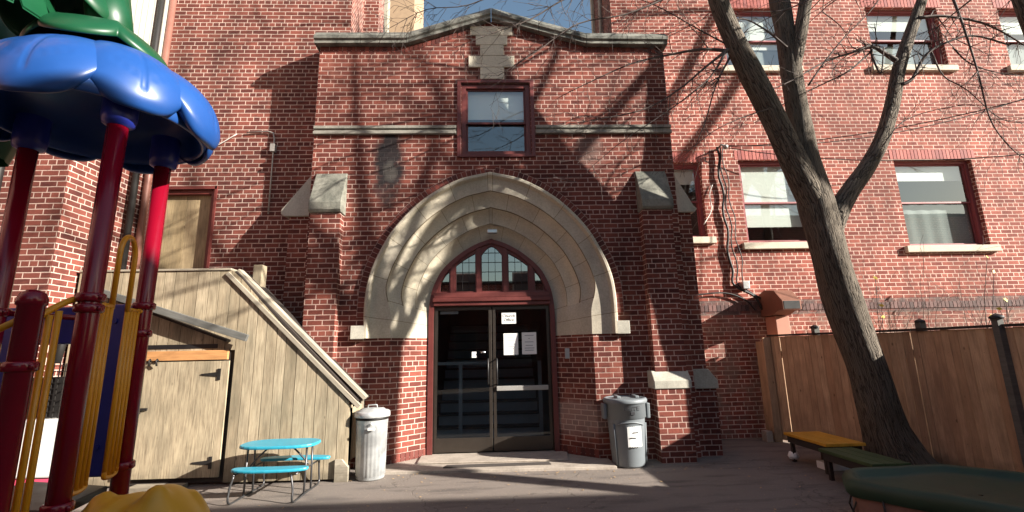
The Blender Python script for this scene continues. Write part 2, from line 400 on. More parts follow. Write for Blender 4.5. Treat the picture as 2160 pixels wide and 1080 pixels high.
def glass(name, tint, refl=.08):
    t = NT(name); t.t.nodes.remove(t.p)
    tr = t.n('ShaderNodeBsdfTransparent'); tr.inputs[0].default_value = tint+(1,)
    gl = t.n('ShaderNodeBsdfGlossy'); gl.inputs['Roughness'].default_value = .015; gl.inputs['Color'].default_value = (.92, .95, .96, 1)
    nb = t.n('ShaderNodeBump'); nb.inputs['Strength'].default_value = .04; nb.inputs['Distance'].default_value = .02; t.l(t.noise(1.4, detail=1), nb.inputs['Height']); t.l(nb.outputs[0], gl.inputs['Normal'])
    fr = t.n('ShaderNodeLayerWeight'); fr.inputs[0].default_value = .5
    f = t.math('MULTIPLY_ADD', t.math('POWER', fr.outputs['Facing'], 5.), .9-refl, .045+refl); mx = t.n('ShaderNodeMixShader'); t.l(f, mx.inputs[0]); t.l(tr.outputs[0], mx.inputs[1]); t.l(gl.outputs[0], mx.inputs[2]); t.l(mx.outputs[0], t.out.inputs[0])
    return t.m
M['glass'] = glass('window_glass', (.88, .92, .90), .17)
M['doorglass'] = glass('door_glass', (.55, .6, .62), .02)
M['leadglass'] = glass('leaded_glass', (.25, .3, .33), .30)

# ------------------------------------------------------------ ground
g = MB(); g.face([(-60, -40, 0), (60, -40, 0), (60, 40, 0), (-60, 40, 0)])
struct(g.build('ground', M['asphalt']))
# concrete pad and doorstep
g = MB(); g.prism([(-1.62, 6.52), (1.55, 6.42), (1.55, 6.88), (1.40, 6.97), (1.0, 7.36), (-1.08, 7.36), (-1.45, 6.97), (-1.62, 6.88)], -.02, .035, ax='z', rnd=.3)
struct(g.build('pavement', M['concrete'], bevel=.006))
g = MB(); g.prism([(-1.10, 6.86), (.98, 6.80), (1.05, 7.42), (-1.12, 7.42)], .036, .058, ax='z', rnd=.6)
struct(g.build('doorstep', M['concrete'], bevel=.01))
g = MB(); g.prism([(-.72, 6.60), (.72, 6.62), (.70, 6.75), (-.68, 6.74)], .0355, .046, ax='z', rnd=.6)
tag(g.build('door_mat', M['drain'], bevel=.004), 'dark narrow rubber mat lying in front of the concrete doorstep', 'mat')

# ------------------------------------------------------------ church building
B = thing('brick_church', 'red brick church building with pointed stone entrance arch and weathered parapet', 'building', (0, 7, 0))

def strip_wall(mb, x0, x1, ztop, zbot, holes, y, brk=(), step=.06, flip=False):
    """vertical wall at depth y; holes = list of (xa, xb, lo(x), hi(x))"""
    xs = {round(x0, 4), round(x1, 4)} | {round(b, 4) for b in brk}
    for h in holes: xs |= {round(h[0], 4), round(h[1], 4)}
    xs = sorted(x for x in xs if x0-1e-6 <= x <= x1+1e-6); fine = []
    for a, b in zip(xs, xs[1:]):
        inside = any(h[0] < (a+b)/2 < h[1] and h[4] for h in holes); n = max(1, int((b-a)/step)) if inside else 1
        fine += [a+(b-a)*i/n for i in range(n)]
    fine.append(xs[-1])
    for a, b in zip(fine, fine[1:]):
        mid = (a+b)/2; hs = sorted([h for h in holes if h[0] < mid < h[1]], key=lambda h: h[2](mid))
        cur = zbot
        segs = []
        for h in hs: segs.append((cur, h[2])); cur = h[3]
        segs.append((cur, ztop))
        for lo, hi in segs:
            if hi(mid)-lo(mid) < 1e-4: continue
            mb.face([(a, y, lo(a)), (b, y, lo(b)), (b, y, max(hi(b), lo(b))), (a, y, max(hi(a), lo(a)))])
K = lambda c: (lambda x: c)
def hole(xa, xb, za, zb): return (xa, xb, K(za), K(zb), False)

ACX = -.05
OUT = catmull([(1.84, 0, 1.75), (1.84, 0, 2.3), (1.79, 0, 2.65), (1.66, 0, 3.0), (1.42, 0, 3.41), (1.02, 0, 3.82), (.52, 0, 4.12), (0, 0, 4.255)], 8)
INN = catmull([(.985, 0, 1.75), (.985, 0, 2.1), (.955, 0, 2.4), (.885, 0, 2.62), (.755, 0, 2.84), (.50, 0, 3.07), (.24, 0, 3.225), (0, 0, 3.31)], 8)
def curve_z(cv):
    pts = [(p.x, p.z) for p in cv][::-1]
    def f(x):
        x = abs(x-ACX)
        for (xa, za), (xb, zb) in zip(pts, pts[1:]):
            if xa-1e-9 <= x <= xb and xb > xa: return za+(zb-za)*(x-xa)/(xb-xa)
        return 1.75
    return f
outz, innz = curve_z(OUT), curve_z(INN)

BX0, BX1, BY = -2.80, 2.87, 6.9
def bay_top(x):
    pts = [(-2.9, 6.47), (-1.38, 6.48), (.0, 6.95), (1.57, 6.48), (2.95, 6.47)]
    for (a, za), (b, zb) in zip(pts, pts[1:]):
        if a <= x <= b: return za+(zb-za)*(x-a)/(b-a)
    return 6.47
w = MB()
jx = 1.48
holes = [(ACX-1.84, ACX-jx, K(1.75), outz, True), (ACX-jx, ACX+jx, K(0), outz, True), (ACX+jx, ACX+1.84, K(1.75), outz, True), hole(-.50, .61, 4.58, 5.81)]
strip_wall(w, BX0, BX1, bay_top, K(0), holes, BY, (-1.38, 0, 1.57))
w.face([(BX0, 7.4, 0), (BX0, BY, 0), (BX0, BY, 6.5), (BX0, 7.4, 6.5)]); w.face([(BX1, BY, 0), (BX1, 8.2, 0), (BX1, 8.2, 6.5), (BX1, BY, 6.5)])
w.face([(BX0, 7.5, 6.35), (BX0, 6.95, 6.35), (BX1, 6.95, 6.35), (BX1, 7.5, 6.35)][::-1])
# jamb splays under the stone
for s_ in (-1, 1):
    a = (ACX+s_*jx, BY); b = (ACX+s_*.985, 7.36)
    q = [(a[0], a[1], 0), (b[0], b[1], 0), (b[0], b[1], 1.75), (a[0], a[1], 1.75)]
    w.face(q if s_ < 0 else [q[1], q[0], q[3], q[2]])
# window reveals
for (xa, xb, za, zb) in ((-.50, .61, 4.58, 5.81),):
    w.face([(xa, BY, za), (xa, 7.1, za), (xa, 7.1, zb), (xa, BY, zb)]); w.face([(xb, 7.1, za), (xb, BY, za), (xb, BY, zb), (xb, 7.1, zb)])
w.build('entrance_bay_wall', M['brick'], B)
# soldier course base of the jambs
for s_ in (-1, 1):
    so_ = MB()
    a = Vector((ACX+s_*jx, BY, 0)); b = Vector((ACX+s_*.985, 7.36, 0)); L = (b-a).length; n = int(L/.072)
    d = (b-a).normalized(); nrm = Vector((-d.y, d.x, 0)); nrm = nrm if nrm.y < 0 else -nrm
    for i in range(n):
        p0 = a+d*(L*i/n+.005)+nrm*.006; p1 = a+d*(L*(i+1)/n-.005)+nrm*.006
        q = [p0+Vector((0, 0, .04)), p1+Vector((0, 0, .04)), p1+Vector((0, 0, .15)), p0+Vector((0, 0, .15))]
        so_.face(q if s_ < 0 else [q[1], q[0], q[3], q[2]])
    so_.build('soldier_course', M['ringbrick'], B)

# arch rings: brick ring + stone
for s_ in (-1, 1):
    ring = MB(); mort = MB(); L = 0; cum = [0]
    for p, q in zip(OUT, OUT[1:]): cum.append(cum[-1]+(q-p).length)
    def onc(t):
        for i in range(len(cum)-1):
            if cum[i] <= t <= cum[i+1]+1e-9:
                f = (t-cum[i])/(cum[i+1]-cum[i]); p = OUT[i].lerp(OUT[i+1], f); d = (OUT[i+1]-OUT[i]).normalized(); return p, Vector((d.z, 0, -d.x))
        return OUT[-1], Vector((0, 0, 1))
    t = .3; step = .0735
    while t+step < cum[-1]:
        q = []
        for tt, o in ((t+.005, .012), (t+step-.005, .012), (t+step-.005, .115), (t+.005, .115)):
            p, nn = onc(tt); nn = nn if nn.x >= 0 or nn.z > 0 else -nn
            P = p+nn*o; q.append(Vector((ACX+s_*P.x, 0, P.z)))
        if s_ > 0: pass
        qq = q if s_ < 0 else q[::-1]
        rr = random.random()
        A_ = [Vector((p.x, BY-.010, p.z)) for p in qq]; Bk = [Vector((p.x, BY, p.z)) for p in qq]
        if s_ < 0: A_ = A_[::-1]; Bk = Bk[::-1]
        A_ = A_[::-1]; Bk = Bk[::-1]
        ring.face(A_, None, rr)
        for i in range(4): j = (i+1) % 4; ring.face([A_[j], A_[i], Bk[i], Bk[j]], None, rr)
        a1 = []
        for tt, o in ((t, .0), (t+step, .0), (t+step, .122), (t, .122)):
            p, nn = onc(tt); nn = nn if nn.x >= 0 or nn.z > 0 else -nn
            P = p+nn*o; a1.append(Vector((ACX+s_*P.x, BY-.005, P.z)))
        mort.face(a1)
        t += step
    ring.build('arch_brick_ring', M['ringbrick'], B); mort.build('arch_mortar', M['mortar'], B)

def arch_point(k, y, i):
    p = OUT[i].lerp(INN[i], k); return p.x, y, p.z
PROF = [(0, 6.90), (0, 6.815), (.02, 6.80), (.055, 6.80), (.075, 6.83), (.085, 6.865), (.11, 6.875), (.30, 6.885)]
for a, b, y0, y1 in ((.30, .53, 6.885, 7.04), (.53, .77, 7.04, 7.20), (.77, 1.0, 7.20, 7.36)):
    for q in range(1, 7):
        t = q/6*math.pi/2; PROF.append((a+(b-a)*(1-math.cos(t)), y0+(y1-y0)*math.sin(t)))
PLAIN = [(k, y) for k, y in PROF[:8]]; 
def plain(i):
    if i < 7: return PROF[i]
    if i == 7: return (.435, 6.885)
    f = (i-7)/(len(PROF)-8); return (.435+(1-.435)*f, 6.885+(7.36-6.885)*f)
st = MB()
rings = []; arc = 0; arcs = []
for i in range(len(OUT)):
    z = OUT[i].z; f = min(1, max(0, (z-2.12)/.5)); f = f*f*(3-2*f); r_ = []
    for j, (k, y) in enumerate(PROF):
        k0, y0 = plain(j); kk = k0+(k-k0)*f; yy = y0+(y-y0)*f; p = OUT[i].lerp(INN[i], kk); r_.append(Vector((p.x, yy, p.z)))
    if i: arc += (OUT[i]-OUT[i-1]).length
    arcs.append(arc); rings.append(r_)
for s_ in (-1, 1):
    for i in range(len(rings)-1):
        acc = 0
        for j in range(len(PROF)-1):
            q = [rings[i][j], rings[i][j+1], rings[i+1][j+1], rings[i+1][j]]
            q = [Vector((ACX+s_*p.x, p.y, p.z)) for p in q]; VK = lambda k: k*.8 if k <= .3 else .24+(k-.3)*.72/.7
            u0, u1 = VK(PROF[j][0]), VK(PROF[j+1][0])
            if OUT[i].z < 2.35: u0 = u1 = .12
            uv = [(arcs[i], u0), (arcs[i], u1), (arcs[i+1], u1), (arcs[i+1], u0)]
            if s_ > 0: q = q[::-1]; uv = uv[::-1]
            st.face(q, uv, .5, abs(PROF[j][0]-.3) > .001 or True)
    q = [Vector((ACX+s_*p.x, p.y, p.z)) for p in rings[0]]
    st.face(q+[Vector((ACX+s_*1.84, 7.36, 1.75))], None, .5)
so = st.build('arch_stone', M['limestone'], B)
for p in so.data.polygons: p.use_smooth = True
es = so.modifiers.new('es', 'EDGE_SPLIT'); es.split_angle = R(33)
# label stops
for x0, x1 in ((-2.07, -1.87), (1.77, 1.96)):
    lb = MB(); lb.box(x0, x1, 6.80, 6.905, 1.74, 1.93)
    lb.build('label_stop', M['lime_plain'], B, bevel=.008)

# band course
for xa, xb in ((BX0-.01, -.58), (.69, BX1+.01)):
    bd = MB()
    bd.box(xa, xb, 6.86, 6.91, 5.01, 5.06); bd.box(xa, xb, 6.885, 6.91, 4.965, 5.008); bd.box(xa, xb, 6.85, 6.91, 4.915, 4.963)
    bd.build('band_course', M['band'], B, bevel=.006)
# keystone panel under the parapet
ks = MB()
for x0, x1, z0, z1 in ((-.19, .20, 5.875, 6.09), (-.38, .37, 6.09, 6.30), (-.19, .20, 6.30, 6.50), (-.26, .26, 6.50, 6.68), (-.35, .35, 6.68, 6.85)):
    ks.box(x0, x1, 6.87, 6.905, z0+.003, z1-.003)
ks.build('stone_panel', M['sillstone'], B, bevel=.005)
# brick soldier row under coping
sr = MB(); x = BX0+.01
while x < BX1-.05:
    if -.42 < x < -.3: sr.build('parapet_soldier_course', M['ringbrick'], B); sr = MB(); x = .38
    z = bay_top(x+.035)-.10; z2 = bay_top(x+.035)
    sl_ = (bay_top(x+.06)-bay_top(x))/.06
    if not (-.42 < x < .38): sr.face([(x, 6.894, z-.035*sl_), (x+.062, 6.894, z+.035*sl_), (x+.062, 6.894, z2+.035*sl_), (x, 6.894, z2-.035*sl_)])
    x += .072
sr.build('parapet_soldier_course', M['ringbrick'], B)
# coping
cp = MB(); P = [(-2.87, 6.475), (-1.38, 6.485), (.0, 6.955), (1.57, 6.485), (2.93, 6.475)]
sec = [(7.32, .0), (6.80, .0), (6.80, .05), (6.77, .07), (6.77, .12), (6.86, .235), (7.32, .235)]
for (a, za), (b, zb) in zip(P, P[1:]):
    n = max(1, round((b-a)/.75))
    for i in range(n):
        g_ = .004; xa = a+(b-a)*i/n+g_; xb = a+(b-a)*(i+1)/n-g_
        f = lambda x: za+(zb-za)*(x-a)/(b-a)
        A_ = [Vector((xa, y, f(xa)+z)) for y, z in sec]; B_ = [Vector((xb, y, f(xb)+z)) for y, z in sec]
        for j in range(len(sec)): j2 = (j+1) % len(sec); cp.face([A_[j], A_[j2], B_[j2], B_[j]][::-1])
        cp.face(A_); cp.face(B_[::-1])
cp.build('coping', M['coping'], B)

# buttresses
def buttress(s_):
    b = MB(); c = MB()
    if s_ < 0: x0, x1 = -2.71, -2.27
    else: x0, x1 = 2.25, 2.70
    b.box(x0, x1, 6.72, 6.91, 1.1, 3.62, skip='z0'); b.box(x0-.03, x1, 6.64, 6.91, -.05, .99, skip='z0')
    # upper cap: sloping stone
    c.prism([(6.91, 4.27), (6.885, 4.27), (6.66, 3.74), (6.66, 3.63), (6.69, 3.59), (6.91, 3.59)], x0-.015, x1+.02, ax='x', rnd=.4)
    o2 = MB(); o2.prism([(6.91, 1.21), (6.73, 1.21), (6.62, 1.08), (6.62, .97), (6.91, .97)], x0-.06, x1+.02, ax='x', rnd=.4)
    # side one (projects sideways)
    if s_ < 0: xa, xb = -3.14, BX0; cx = [(-2.80, 4.33), (-2.80, 3.62), (-3.20, 3.62), (-3.26, 3.66), (-3.26, 3.72)]
    else: xa, xb = BX1, 3.12; cx = [(2.87, 4.30), (3.17, 3.72), (3.22, 3.68), (3.17, 3.62), (2.87, 3.62)]
    b.box(xa, xb, 7.02, 7.9, 1.0, 3.63, skip='z0')
    if s_ < 0: b.box(xa-.1, xb, 6.98, 7.9, -.05, .95, skip='z0'); cy = [(-2.80, 1.21), (-2.80, .93), (-3.28, .93), (-3.28, 1.03), (-3.14, 1.21)]
    else: b.box(xa, xb+.1, 6.98, 7.9, -.05, .95, skip='z0'); cy = [(2.87, 1.21), (3.12, 1.21), (3.25, 1.04), (3.25, .93), (2.87, .93)]
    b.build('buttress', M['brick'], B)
    c.build('buttress_cap', M['darkstone'], B, bevel=.01)
    o2.prism([p for p in cy], 6.95, 7.9, rnd=.3) if s_ > 0 else o2.prism(cy[::-1][::-1], 6.95, 7.9, rnd=.3)
    o2.build('buttress_offset', M['lime_plain'], B, bevel=.01)
    d = MB(); d.prism(cx if s_ < 0 else cx, 6.98, 7.9, rnd=.7); d.build('buttress_side_cap', M['lime_plain'], B, bevel=.01)
buttress(-1); buttress(1)

# generic double hung window, in an opening of a wall facing -y
def window(xa, xb, za, zb, ywall, mat, depth=.13, blind=None, shade=None, label=None, room=True, sill=None, sash=.5, fw=.06, inner=True):  # shade: height range of the added pane reflection sheet
    y = ywall+depth; f = MB()
    f.box(xa, xa+fw, y-.05, y+.06, za, zb); f.box(xb-fw, xb, y-.05, y+.06, za, zb)
    f.box(xa+fw, xb-fw, y-.05, y+.06, zb-fw, zb); f.box(xa+fw, xb-fw, y-.05, y+.06, za, za+fw*.8)
    o = f.build('window', mat, B, bevel=.004)
    if label: o['label'] = label
    zi0, zi1 = za+fw*.8, zb-fw; xm0, xm1 = xa+fw, xb-fw; zm = zi0+(zi1-zi0)*sash
    s = MB(); e = .028
    for z0, z1, yy in ((zm-.02, zi1, y-.015), (zi0, zm+.02, y+.02)):
        s.box(xm0, xm0+e, yy, yy+.03, z0, z1); s.box(xm1-e, xm1, yy, yy+.03, z0, z1)
        s.box(xm0+e, xm1-e, yy, yy+.03, z0, z0+e*1.1); s.box(xm0+e, xm1-e, yy, yy+.03, z1-e, z1)
    s.build('sash', mat, o)
    for z0, z1, yy in ((zm, zi1-.02, y+.0), (zi0+.02, zm, y+.035)):
        p = MB(); p.face([(xm0+e, yy, z0), (xm1-e, yy, z0), (xm1-e, yy, z1), (xm0+e, yy, z1)]); p.build('pane', M['glass'], o)
    if blind:
        bl = MB(); zz = zb-.03
        while zz > blind: bl.box(xm0+.01, xm1-.01, y+.058, y+.062, zz-.0245, zz, rnd=.5); zz -= .026
        bl.build('blind', M['blind'], o)
    if shade:  # grey sheet behind the lower pane, standing in for its pale reflection
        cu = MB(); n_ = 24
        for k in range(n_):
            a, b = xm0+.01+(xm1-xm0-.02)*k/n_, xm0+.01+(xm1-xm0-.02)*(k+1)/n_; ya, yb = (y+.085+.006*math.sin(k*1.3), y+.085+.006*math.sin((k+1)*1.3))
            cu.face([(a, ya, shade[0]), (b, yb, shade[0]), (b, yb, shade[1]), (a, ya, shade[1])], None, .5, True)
        cu.build('reflection_sheet', M['reflection_sheet'], o)
    if room:
        r = MB(); X0, X1, Y0, Y1, Z0, Z1 = xa-.02, xb+.02, y+.062, y+1.6, za-.1, zb+.1
        r.face([(X0, Y1, Z0), (X1, Y1, Z0), (X1, Y1, Z1), (X0, Y1, Z1)]); r.face([(X0, Y0, Z0), (X0, Y1, Z0), (X0, Y1, Z1), (X0, Y0, Z1)]); r.face([(X1, Y0, Z0), (X1, Y1, Z0), (X1, Y1, Z1), (X1, Y0, Z1)])
        r.face([(X0, Y0, Z0), (X1, Y0, Z0), (X1, Y1, Z0), (X0, Y1, Z0)]); r.face([(X0, Y0, Z1), (X1, Y0, Z1), (X1, Y1, Z1), (X0, Y1, Z1)])
        r.build('room_interior', M['room'], o)
    if sill:
        k = MB(); k.box(xa-sill[0], xb+sill[1], ywall-.07, ywall+depth-.05, za-.125, za-.003); k.build('sill', M['sillstone'], o, bevel=.008)
    return o
# bay window
window(-.50, .61, 4.58, 5.81, 6.9, M['maroon'], .07, blind=5.25, fw=.075, sash=.46)
tr = MB()
for x0, x1, z0, z1 in ((-.565, -.505, 4.53, 5.87), (.615, .675, 4.53, 5.87), (-.505, .615, 5.815, 5.87), (-.505, .615, 4.525, 4.575)): tr.box(x0, x1, 6.875, 6.902, z0, z1)
tr.build('window_casing', M['maroon'], B, bevel=.004)

# right wing
RY = 8.2
WIN = [(4.66, 6.02, 3.38, 5.0, .11), (7.72, 9.28, 3.28, 4.99, .13), (3.22, 3.93, 3.50, 4.96, .13), (4.68, 6.07, 6.98, 8.32, .12), (7.74, 9.28, 7.0, 8.36, .13), (10.6, 12.0, 7.0, 8.36, .13), (10.9, 12.4, 3.3, 4.98, .13)]
w = MB()
strip_wall(w, 2.42, 13.5, K(11.5), K(-.1), [hole(*q[:4]) for q in WIN], RY)
for xa, xb, za, zb, dp in WIN:
    y1 = RY+.22
    w.face([(xa, RY, za), (xa, y1, za), (xa, y1, zb), (xa, RY, zb)]); w.face([(xb, y1, za), (xb, RY, za), (xb, RY, zb), (xb, y1, zb)])
    w.face([(xa, RY, zb), (xa, y1, zb), (xb, y1, zb), (xb, RY, zb)]); w.face([(xb, RY, za), (xb, y1, za), (xa, y1, za), (xa, RY, za)])
w.face([(13.5, RY, -.1), (13.5, 14, -.1), (13.5, 14, 11.5), (13.5, RY, 11.5)])
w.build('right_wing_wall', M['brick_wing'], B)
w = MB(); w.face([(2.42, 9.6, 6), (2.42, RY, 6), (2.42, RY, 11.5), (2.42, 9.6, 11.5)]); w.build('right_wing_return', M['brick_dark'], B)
wm = M['maroon_l']
lab = ['maroon window with white blinds nearly down, left of the tree trunk on the lower row', 'maroon window with bright shade at its top, on the lower row right of the tree', 'narrow maroon window beside the entrance bay', 'maroon upper row window behind the left tree limbs', 'maroon upper row window behind the right tree limb', 'maroon upper row window at the right edge', 'maroon lower row window out at the far right']
for i, (xa, xb, za, zb, dp) in enumerate(WIN):
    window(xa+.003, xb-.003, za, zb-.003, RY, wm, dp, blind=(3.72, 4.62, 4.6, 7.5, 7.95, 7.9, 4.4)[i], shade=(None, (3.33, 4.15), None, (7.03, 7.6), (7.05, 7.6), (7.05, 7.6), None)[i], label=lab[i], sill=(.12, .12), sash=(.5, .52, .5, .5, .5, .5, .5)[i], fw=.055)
for xa, xb, za, zb, dp in WIN:
    x = xa-.06; sr = MB()
    while x < xb+.06:
        sr.box(x+.003, x+.062, RY-.005, RY, zb+.012, zb+.20, skip='y1'); x += .0715
    sr.build('window_soldier_course', M['soldier'], B)
# dark projecting course
dc = MB(); x = 3.2
while x < 13.4:
    dc.box(x+.004, x+.066, RY-.012, RY, 2.14, 2.25, skip='y1'); x += .074
dc.build('dark_header_course', voussoir('dark_header', (.12, .07, .065), (.2, .11, .1), (.06, .045, .045)), B)

# left wing
LY = 7.3
w = MB(); bw = (-5.40, -4.47, 2.3, 4.18)
strip_wall(w, -5.62, -2.46, K(11.5), K(-.1), [hole(*bw)], LY)
xa, xb, za, zb = bw; y1 = LY+.15
w.face([(xa, LY, za), (xa, y1, za), (xa, y1, zb), (xa, LY, zb)]); w.face([(xb, y1, za), (xb, LY, za), (xb, LY, zb), (xb, y1, zb)]); w.face([(xa, LY, zb), (xa, y1, zb), (xb, y1, zb), (xb, LY, zb)])
w.face([(-2.46, LY, 6), (-2.46, 8.0, 6), (-2.46, 8.0, 11.5), (-2.46, LY, 11.5)])
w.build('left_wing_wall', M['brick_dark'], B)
f = MB(); y = LY+.06; fw = .07
f.box(xa, xa+fw, y-.03, y+.09, za, zb); f.box(xb-fw, xb, y-.03, y+.09, za, zb); f.box(xa+fw, xb-fw, y-.03, y+.09, zb-fw, zb)
o = f.build('boarded_window', M['maroon'], B, bevel=.004); o['label'] = 'boarded up window with weathered plywood in a maroon frame'
f = MB(); f.box(xa+fw, xa+.44, y+.04, y+.055, za, zb-fw, rnd=.3); f.box(xa+.445, xb-fw, y+.043, y+.058, za, zb-fw, rnd=.7); f.build('board', M['boardwin'], o)
f = MB(); 
for a in ((xa-.03, xb+.03, zb, zb+.05), ): f.box(a[0], a[1], LY-.02, LY+.02, a[2], a[3])
f.box(xa-.035, xa, LY-.02, LY+.02, za, zb+.05); f.box(xb, xb+.035, LY-.02, LY+.02, za, zb+.05)
f.build('casing', M['maroon'], o)
# side wall with pier
w = MB(); SX = -5.50; PX = -6.45; PY = 5.9
w.face([(SX, PY, -.1), (SX, LY, -.1), (SX, LY, 11.5), (SX, PY, 11.5)])
w.face([(PX, PY, -.1), (SX, PY, -.1), (SX, PY, 11.5), (PX, PY, 11.5)])
w.face([(PX, 0, -.1), (PX, PY, -.1), (PX, PY, 11.5), (PX, 0, 11.5)])
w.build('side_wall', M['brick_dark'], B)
# siding panel, upper
sd = MB(); y = 6.05
while y < 7.2:
    sd.box(SX, SX+.03, y, y+.07, 5.9, 9.5); sd.box(SX, SX+.012, y+.07, y+.11, 5.9, 9.5); y += .11
sd.build('ribbed_siding', M['siding'], B)
# pipes on the left
def pipe(name, x, y, z0, z1, r, mat, lab=None, top=None):
    p = MB(); path = [(x, y, z0), (x, y, z1)]
    p.tube(path if not top else [(x, y, z0), (x, y, z1)]+top, r, 12)
    for z in (z0+.6, (z0+z1)/2, z1-.6): p.lathe([(r, z-.03), (r*1.22, z-.03), (r*1.22, z+.03), (r, z+.03)], x, y, 12)
    o = p.build(name, mat, B)
    if lab: o['label'] = lab
pipe('downpipe', -5.43, 7.14, -.05, 9, .05, M['pipe'], 'brown downpipe in the corner left of the boarded window')
pipe('downpipe', -5.40, 6.86, 2.0, 9, .045, M['blackmetal'], 'black downpipe beside the brown one')
pipe('downpipe', -6.3, 5.83, -.05, 9, .05, M['blackmetal'], 'black pipe on the pier at the left edge')
p = MB(); p.tube([(-5.40, 6.86, 2.45), (-5.40, 6.84, 2.2), (-5.38, 6.7, 2.06), (-5.38, 6.3, 2.0), (-5.38, 6.1, 1.9), (-5.38, 6.05, 1.5)], .045, 10); p.build('pipe_elbow', M['blackmetal'], B)
# conduit
p = MB(); p.tube([(-4.05, 7.27, 5.15), (-3.72, 7.27, 5.17), (-3.62, 7.27, 5.14), (-3.595, 7.27, 5.03), (-3.59, 7.27, 3.75)], .012, 6)
p.box(-3.63, -3.56, 7.22, 7.30, 4.80, 4.93); p.build('conduit', M['conduit'], B)
p = MB(); pts = catmull([(-5.35, 7.26, 5.0), (-5.0, 7.25, 4.80), (-4.6, 7.25, 4.86), (-4.2, 7.26, 5.12)], 6); p.tube(pts, .008, 5); p.build('loose_cable', M['cablew'], B)

# behind the bay: upper left stack
t_ = MB(); t_.box(-2.62, -2.46+.28, 8.0, 8.4, 6, 11.5); t_.build('stone_quoin', M['brick_dark'], B)
t_ = MB(); t_.prism([(8.2, 7.3), (10.8, 7.3), (10.8, 7.55), (8.2, 12.2), (8.2, 11)], -2.35, -2.2, ax='x'); 
g_ = MB(); g_.tube([(-2.62, 8.3, 11.5), (-2.45, 9.0, 8.2), (-2.2, 9.2, 6.9)], .16, 10); g_.build('roof_gutter', M['blackmetal'], B)
g_ = MB(); g_.box(-2.75, -2.45, 9.8, 10.0, 6.5, 13); g_.build('cream_pilaster', M['cream'], B, bevel=.01)
g_ = MB(); g_.box(-2.95, -2.80, 9.7, 9.9, 6.5, 13); g_.build('red_pilaster', M['maroon_l'], B)
nb = MB(); nb.box(-6, -2.05, 11, 12.5, 0, 15); nb = nb.build('neighbouring_building', M['tan']); tag(nb, 'tan stucco building rising behind the left end of the parapet', 'building')
g_ = MB(); g_.box(2.36, 2.415, 9.5, 9.62, 6, 12); g_.build('flashing', M['cream'], B)
g_ = MB(); g_.tube([(2.36, 9.0, 6.4), (2.38, 8.75, 9.8), (2.38, 8.7, 11)], .035, 8); g_.build('vent_pipe', M['siding'], B)

# ------------------------------------------------------------ entrance: frame, doors, tracery
DY = 7.36
fr = MB()
def jamb(cv, w_, y0, y1, mb):
    pts = [Vector((p.x, 0, p.z)) for p in cv]; pts[0].z = .05
    for s_ in (-1, 1):
        for i in range(len(pts)-1):
            a, b = pts[i], pts[i+1]
            sc = lambda p: Vector((p.x*(1-w_/.985), 0, (p.z-1.75)*(1-w_/1.7)+1.75 if p.z > 1.75 else p.z))
            a2, b2 = sc(a), sc(b)
            X = lambda p, y: Vector((ACX+s_*p.x, y, p.z))
            q = [X(a, y0), X(a2, y0), X(b2, y0), X(b, y0)]; mb.face(q if s_ < 0 else q[::-1], None, .4)
            q = [X(a2, y0), X(a2, y1), X(b2, y1), X(b2, y0)]; mb.face(q if s_ < 0 else q[::-1], None, .4)
jamb(INN, .075, 7.325, 7.42, fr)
ent = fr.build('entrance_frame', M['maroon'], B)
f = MB(); f.box(ACX-.92, ACX+.92, 7.27, 7.44, 2.30, 2.36); f.box(ACX-.91, ACX+.91, 7.30, 7.44, 2.24, 2.298); f.box(ACX-.91, ACX+.91, 7.285, 7.44, 2.362, 2.44)
f.build('transom_beam', M['maroon'], ent, bevel=.006)
# tracery panel with openings
LAN = [(-.86, -.735, .5), (-.62, -.315, .75), (-.215, .105, .72), (.235, .475, .75), (.60, .75, .5)]
LAN = [(-.865, -.725), (-.615, -.31), (-.205, .115), (.225, .53), (.64, .775)]
def lan_top(i):
    a, b = LAN[i]; c = (a+b)/2; hw = (b-a)/2
    def f(x):
        lim = innz(x)-.135
        if i == 2: t = abs(x-c)/hw; return min(innz(x)-.10, 3.195-.14*t**1.7)
        return lim
    return f
tr = MB()
tt = lambda x: innz(x)-.04
hs = [(a, b, K(2.47), lan_top(i), True) for i, (a, b) in enumerate(LAN)]
strip_wall(tr, ACX-.93, ACX+.93, tt, K(2.44), hs, 7.36, step=.03)
for i, (a, b) in enumerate(LAN):     # reveals
    f_ = lan_top(i); n = 8
    for k in range(n):
        xa_, xb_ = a+(b-a)*k/n, a+(b-a)*(k+1)/n; tr.face([(xa_, 7.36, f_(xa_)), (xa_, 7.42, f_(xa_)), (xb_, 7.42, f_(xb_)), (xb_, 7.36, f_(xb_))])
    tr.face([(a, 7.36, 2.47), (a, 7.42, 2.47), (a, 7.42, f_(a)), (a, 7.36, f_(a))]); tr.face([(b, 7.42, 2.47), (b, 7.36, 2.47), (b, 7.36, f_(b)), (b, 7.42, f_(b))])
for c in (-.67, -.26, .17, .585): tr.box(c-.03, c+.03, 7.335, 7.37, 2.44, innz(c)-.08)
tr.build('tracery', M['maroon'], ent)
for i, (a, b) in enumerate(LAN):
    f_ = lan_top(i); p = MB(); n = 6
    for k in range(n):
        xa_, xb_ = a+(b-a)*k/n, a+(b-a)*(k+1)/n; p.face([(xa_, 7.40, 2.47), (xb_, 7.40, 2.47), (xb_, 7.40, f_(xb_)), (xa_, 7.40, f_(xa_))])
    p.build('lancet_pane', M['leadglass'], ent)
ld = MB()
